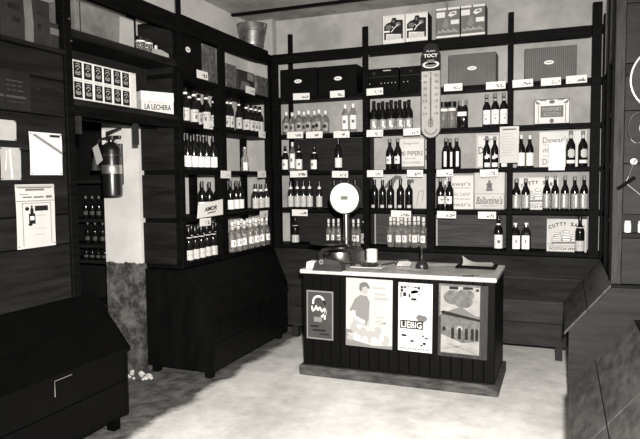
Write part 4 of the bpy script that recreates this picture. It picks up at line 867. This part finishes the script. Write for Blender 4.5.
obj('lettering', sheet_bm([[(R_*.62*math.cos(q)-.006, R_+R_*.62*math.sin(q)-.008), (R_*.62*math.cos(q)+.006, R_+R_*.62*math.sin(q)-.008), (R_*.62*math.cos(q)+.006, R_+R_*.62*math.sin(q)+.008), (R_*.62*math.cos(q)-.006, R_+R_*.62*math.sin(q)+.008)] for q in [PI*1.08+PI*.84*i/8 for i in range(9)]], -.0124), 'ink_grey', t)

# wall pipe behind shelving
px_ = at(446.8, 8, 1, WB-.02); t = obj('trim_pipe', tube_bm([(px_.x, WB-.02, 2.94), (px_.x, WB-.02, CEIL-.002)], .012, 8), 'plaster_ceiling'); t['kind'] = 'structure'

# ------------------------------------------------------------------ bucket on the side shelving
p = at(250, 40, 0, XL-.15); t = thing('metal_bucket', 'galvanised metal bucket standing on top of the side wall shelving', 'bucket', (XL-.15, p.y+.05, 2.93))
obj('shell', lathe_bm([(0, 0), (.10, 0), (.105, .004), (.155, .285), (.16, .29), (.16, .298), (.152, .298), (.15, .288), (.10, .012), (0, .012)], 28), 'zinc', t, True)
for q in (.075, .22): r = .105+.05*q/.285; obj('hoop', lathe_bm([(r, q-.004), (r+.005, q), (r, q+.004)], 28), 'zinc', t, True)
obj('handle', tube_bm([(.16*math.cos(a), .02+.05*math.sin(a), .28-.03*math.sin(a)) for a in [PI*i/14 for i in range(15)]], .004, 6), 'steel', t)
for s in (-1, 1): obj('ear', box_bm(s*.155-.008, s*.155+.008, -.015, .025, .25, .30, .002), 'zinc', t)

# ------------------------------------------------------------------ fire extinguisher on the jamb
p = at(112, 197, 1, 4.05); t = thing('fire_extinguisher', 'dark fire extinguisher with pale band hanging on the white door jamb', 'extinguisher', (p.x, 4.06, p.z))
obj('cylinder', lathe_bm([(0, 0), (.065, 0), (.078, .012), (.08, .03), (.08, .38), (.07, .42), (.04, .445), (.025, .45), (.025, .47), (0, .47)], 24), 'enamel_black', t, True)
obj('band', lathe_bm([(.0803, .19), (.0815, .192), (.0815, .26), (.0803, .262)], 24), 'band_metal', t, True)
obj('valve', box_bm(-.03, .035, -.025, .02, .465, .50, .004), 'iron_dark', t); obj('lever', prism(bmesh.new(), [(-.06, .50), (.10, .55), (.105, .565), (-.05, .53)], 1, -.015, .012), 'iron_dark', t)
obj('carry_handle', box_bm(.0, .10, -.015, .012, .475, .50, .005), 'iron_dark', t)
obj('hose', tube_bm([(-.03, -.02, .48), (-.08, -.04, .47), (-.115, -.05, .40), (-.12, -.05, .33)], .012, 8), 'rubber', t, True)
obj('horn', lathe_bm([(.012, .34), (.04, .22), (.042, .22), (.014, .345)], 12, org=(-.12, -.05, 0)), 'leather', t, True)
obj('paper_tag', prism(bmesh.new(), [(-.10, .40), (-.045, .43), (.0, .30), (-.06, .26)], 1, -.105, -.103), 'paper_grey', t)
obj('pressure_card', box_bm(-.075, -.04, -.02, -.016, .43, .55), 'enamel', t)
obj('wall_bracket', box_bm(-.03, .03, .08, .11, .1, .44, .003), 'iron_dark', t); obj('bracket_strap', lathe_bm([(.0805, .33), (.084, .332), (.084, .35), (.0805, .352)], 24), 'iron_dark', t, True)

# ------------------------------------------------------------------ shelving with bottles inside the side room
sr = thing('side_room_shelf', 'dim shelving with bottles glimpsed through the doorway', 'shelving', (0, 4.40, 0))
SZ = [at(95, y, 1, 4.42).z for y in (180, 219, 244.5, 260)]
for z in SZ+[.5]: obj('shelf_board', box_bm(-4.6, -3.72, 0, .28, z-.03, z, .002), 'wood_panel', sr)
for x in (-4.62, -3.715): obj('post', box_bm(x-.02, x+.0, -.01, .28, 0, 2.3), 'wood_panel', sr)
for k, (z, xs) in enumerate(((SZ[1], (86, 92.5, 99)), (SZ[2], (87, 94.5, 102)), (SZ[3], (85, 91, 97, 103)))):
    for i, px in enumerate(xs):
        q = at(px, 230, 1, 4.45); bottle('far', (q.x, 4.46, z), ORD[len(xs)-1-i]+' from the jamb, '+('dim bottle on the upper shelf inside the doorway', 'dim bottle with pale label on the middle shelf inside the doorway', 'dim low bottle on the bottom shelf inside the doorway')[k], 'bottles inside the doorway', (.7, .7, .4)[k], .3, sw=.62)

# ------------------------------------------------------------------ things on the counter
def top(px, py): p = at(px, py, 2, CZ); return (p.x, p.y, CZ)
SY = 4.93; SX = at(337, 258, 1, SY-.1).x-.02
t = thing('weighing_scale', 'shop weighing scale with round white dial on a shiny column', 'scale', (SX+.02, SY, CZ))
obj('base', prism(bmesh.new(), [(-.17, .025), (.17, .025), (.165, .11), (.13, .145), (-.13, .145), (-.165, .11)], 1, -.10, .14), 'iron_dark', t)
bv = obj('base_front', lathe_bm([(0, .03), (.14, .03), (.15, .06), (.14, .12), (.09, .14), (0, .14)], 24, org=(.0, -.03, 0)), 'metal_dark', t, True)
obj('base_collar', lathe_bm([(.08, .14), (.09, .14), (.085, .155), (.05, .16), (.04, .16)], 24, org=(.0, -.0, 0)), 'metal_dark', t, True)
for x, y in ((-.13, -.07), (.13, -.07), (-.13, .1), (.13, .1)): obj('foot', lathe_bm([(0, 0), (.02, 0), (.02, .02), (.012, .026), (0, .026)], 10, org=(x, y, 0)), 'rubber', t, True)
dz = at(347, 198, 1, SY).z-CZ; dxx = at(346, 198, 1, SY).x-(SX+.02)
obj('column', lathe_bm([(0, .14), (.04, .14), (.042, .155), (.026, .17), (.025, dz-.12), (.034, dz-.11), (.034, dz-.05), (0, dz-.05)], 20, org=(dxx, 0, 0)), 'steel', t, True)
obj('dial_case', lathe_bm([(0, .05), (.11, .05), (.137, .02), (.140, -.03), (.136, -.045), (.128, -.045), (.128, -.036), (0, -.036)], 36, org=(dxx, 0, dz), ax=1), 'iron_dark', t, True)
obj('dial_face', lathe_bm([(0, -.040), (.130, -.040), (.130, -.036), (0, -.036)], 36, org=(dxx, 0, dz), ax=1), 'enamel', t)
obj('dial_badge', sheet_bm([rect(dxx-.035, dz-.015, dxx+.03, dz+.02)], -.0402), 'ink_mid', t); obj('badge_print', sheet_bm([rect(dxx-.025, dz-.006, dxx-.008, dz+.012), rect(dxx-.003, dz-.006, dxx+.02, dz+.012)], -.0412), 'ink_grey', t)
obj('pointer', sheet_bm([[(dxx-.0015, dz+.02), (dxx+.0015, dz+.02), (dxx+.0006, dz+.11)]], -.0402), 'ink_mid', t)
obj('weighing_pan', lathe_bm([(0, .168), (.16, .168), (.185, .178), (.185, .184), (.155, .174), (0, .174)], 28, org=(-.10, .03, 0)), 'iron_dark', t, True)
obj('pan_ring', tube_bm([(dxx+.085*math.cos(2*PI*i/28), -.02+.085*math.sin(2*PI*i/28), .235+.0*i) for i in range(28)], .004, 6, closed=True), 'steel', t, True)
for q in (-.08, .08): obj('ring_stay', tube_bm([(dxx+q, -.02, .235), (dxx+q*.45, -.01, .16)], .0035, 6), 'steel', t)
q = top(330, 270); t = thing('coin_pouch', 'dark leather pouch with a round eyelet in front of the scale', 'pouch', (q[0], q[1]-.01, CZ))
obj('body', prism(bmesh.new(), [(-.13, 0), (.12, 0), (.12, .055), (.05, .085), (-.05, .10), (-.11, .065)], 1, -.05, .05), 'leather', t); obj('fold', prism(bmesh.new(), [(-.06, .055), (.12, .05), (.10, .085), (-.04, .10)], 1, -.056, -.0505), 'leather', t)
obj('eyelet', lathe_bm([(.008, 0), (.02, 0), (.02, -.005), (.008, -.005)], 16, org=(-.05, -.052, .072), ax=1), 'ink_mid', t)
q = top(311.5, 268); t = thing('paper_packet', 'small white paper packet at the corner of the counter', 'packet', (q[0], q[1]+.02, CZ), .1); obj('wrap', prism(bmesh.new(), [(-.045, 0), (.045, 0), (.042, .055), (.0, .062), (-.04, .05)], 1, -.03, .03), 'paper', t); obj('fold', box_bm(-.046, .046, -.0312, .0312, .03, .034), 'paper_grey', t)
q = top(370.5, 262); t = thing('enamel_mug', 'white enamel mug standing on the counter', 'mug', (q[0], q[1]+.04, CZ), .8)
obj('cup', lathe_bm([(0, 0), (.048, 0), (.05, .004), (.05, .105), (.053, .108), (.048, .108), (.046, .008), (0, .008)], 24), 'enamel', t, True); obj('handle', tube_bm([(-.05, 0, .085), (-.075, 0, .08), (-.08, 0, .05), (-.07, 0, .03), (-.05, 0, .025)], .006, 8), 'iron_dark', t, True)
q = top(369, 267); t = thing('serving_tray', 'shallow tray of dark pieces on white paper', 'tray', (q[0], q[1]+.02, CZ), .05)
obj('liner', box_bm(-.15, .12, -.07, .08, 0, .004, .001), 'paper', t); obj('tray', lathe_bm([(0, .005), (.07, .005), (.08, .02), (.075, .02), (.066, .009), (0, .009)], 20), 'iron_dark', t, True)
for i in range(5): obj('dark_piece', lathe_bm([(0, .012), (.016, .012), (.018, .024), (.01, .034), (0, .034)], 10, org=(-.05+.025*i, .01*(-1)**i, 0)), 'leather', t, True)
q = top(398, 266); t = thing('serving_scoop', 'flat metal scoop resting on papers beside the mug', 'scoop', (q[0], q[1], CZ+.005), .35); obj('blade', prism(bmesh.new(), [(-.02, 0), (.09, .0), (.11, .03), (.08, .045), (-.0, .04)], 1, -.05, .05), 'zinc', t); obj('handle', tube_bm([(-.02, 0, .025), (-.14, 0, .006)], .009, 8), 'iron_dark', t)
for i, (px, py, w_, d_, rz, lab) in enumerate(((393, 264, .2, .16, .2, 'loose white paper under the metal scoop'), (410, 270, .2, .1, -.1, 'loose white paper in front of the small counter bell'), (432, 266, .22, .16, .3, 'loose white paper between the bell and the dark folder'), (447, 266, .16, .14, .1, 'loose white paper touching the dark folder'))):
    q = top(px, py); t = thing('paper_sheet', lab, 'paper', (q[0], q[1], CZ+.001+.0025*i), rz); bm = bmesh.new(); G = [[bm.verts.new((w_*(a/5-.5), d_*(b/3-.5), .0+.004*math.sin(a*1.3+b*.9+i)**2*(i != 0))) for b in range(4)] for a in range(6)]
    for a in range(5):
        for b in range(3): bm.faces.new((G[a][b], G[a+1][b], G[a+1][b+1], G[a][b+1]))
    obj('sheet', bm, 'paper', t, True); obj('fold_line', box_bm(-.001, .001, -d_*.45, d_*.45, .0045, .005), 'paper_grey', t)
q = top(421, 269); t = thing('counter_bell', 'dark dome shaped counter bell with a short stem', 'bell', (q[0], q[1]+.03, CZ))
obj('base', lathe_bm([(0, .0), (.055, 0), (.055, .008), (0, .008)], 20), 'iron_dark', t, True); obj('dome', lathe_bm([(.0, .008), (.05, .01), (.05, .03), (.04, .05), (.015, .062), (.009, .07), (.009, .15), (.012, .155), (.01, .17), (0, .172)], 20), 'iron_dark', t, True)
q = top(478, 267); t = thing('dark_folder', 'dark flat folder lying on the counter end under white papers', 'folder', (q[0], q[1]-.01, CZ), .0)
obj('cover', box_bm(-.16, .15, -.12, .12, 0, .014, .003), 'card_dark', t); obj('spine', box_bm(-.165, -.16, -.12, .12, 0, .016, .001), 'iron_dark', t)
q2 = (q[0], q[1]-.0, CZ+.015); t = thing('paper_bundle', 'bundle of curled white papers lying on the dark folder', 'paper', q2, .1)
for i in range(3):
    bm = bmesh.new(); G = [[bm.verts.new((.24*(a/6-.5), .13*(b/2-.5), .003+.006*i+.035*max(0, 1-a/3)**2*(b/2)*(1+.3*i))) for b in range(3)] for a in range(7)]
    for a in range(6):
        for b in range(2): bm.faces.new((G[a][b], G[a+1][b], G[a+1][b+1], G[a][b+1]))
    o = obj('sheet', bm, 'paper', t, True); o.rotation_euler = (0, 0, .12*i-.1)
q = top(470, 276.5); t = thing('fountain_pen', 'thin dark pen lying near the counter edge', 'pen', (q[0], q[1], CZ+.005), .5); obj('barrel', tube_bm([(-.06, 0, 0), (.03, 0, 0)], .0045, 8), 'iron_dark', t); obj('cap', tube_bm([(.03, 0, 0), (.07, 0, 0)], .005, 8), 'steel', t)

# ------------------------------------------------------------------ things hanging on the boarded end panel
Yp = 4.57
c = at(668, 78, 1, Yp-.05); t = thing('enamel_basin', 'round basin with shiny pale rim hanging on the boarded end panel', 'basin', (c.x, Yp-.001, c.z))
R_ = c.x-at(629.5, 78, 1, Yp-.05).x
obj('bowl', lathe_bm([(0, -.004), (R_*.6, -.004), (R_*.9, -.05), (R_*.965, -.065), (R_*.94, -.065), (R_*.57, -.012), (0, -.012)], 40, ax=1), 'basin_inner', t, True)
obj('rim', lathe_bm([(R_*.955, -.058), (R_*1.0, -.062), (R_*1.0, -.07), (R_*.955, -.074)], 40, ax=1), 'enamel', t, True)
q = at(634, 128, 1, Yp-.03); t = thing('wire_ladle', 'curled wire utensil hanging below the basin', 'utensil', (q.x, Yp-.012, q.z))
obj('wire', tube_bm([(.03-.065*math.sin(PI*i/12), -.018, .10*math.cos(PI*i/12)) for i in range(13)]+[(.06, -.018, -.085)], .006, 8), 'steel', t, True); obj('bowl', lathe_bm([(0, 0), (.05, 0), (.055, -.03), (0, -.035)], 16, org=(.085, .01, 0), ax=1), 'iron_dark', t, True)
q = at(634, 161.5, 1, Yp-.01); t = thing('wall_hook', 'pale wall hook with hanging wire on the boarded end panel', 'hook', (q.x, Yp-.001, q.z))
obj('plate', lathe_bm([(0, 0), (.022, 0), (.02, -.006), (0, -.008)], 12, ax=1), 'enamel', t, True); obj('hook', tube_bm([(0, -.006, .0), (.0, -.03, -.005), (.004, -.04, .012)], .005, 8), 'steel', t); obj('wire', tube_bm([(0, -.034, .0), (-.03, -.02, -.10), (-.055, -.016, -.15)], .003, 6), 'steel', t)
q = at(626.5, 184, 1, Yp-.02); t = thing('corkscrew', 'T handled corkscrew hanging aslant on the boarded end panel', 'corkscrew', (q.x, Yp-.02, q.z))
obj('handle', tube_bm([(-.055, 0, -.035), (.05, 0, .045)], .012, 8), 'wood_black', t); obj('shaft', tube_bm([(.0, 0, .005), (.14, 0, -.12)], .006, 8), 'steel', t)
for i, (px, lab) in enumerate(((627.3, 'small white jar in the panel slot beside the pale post'), (641, 'small white jar in the panel slot further from the post'))):
    q = at(px, 240, 1, Yp+.03); t = thing('white_jar', lab, 'jar', (q.x, Yp+.03, 1.2372)); obj('jar', lathe_bm([(0, 0), (.02, 0), (.022, .004), (.022, .06), (.018, .066), (0, .066)], 14), 'enamel', t, True); obj('lid', lathe_bm([(0, .067), (.019, .067), (.019, .078), (0, .078)], 14), 'cap_white', t, True)

if LONG: print('LONG LABELS', LONG)
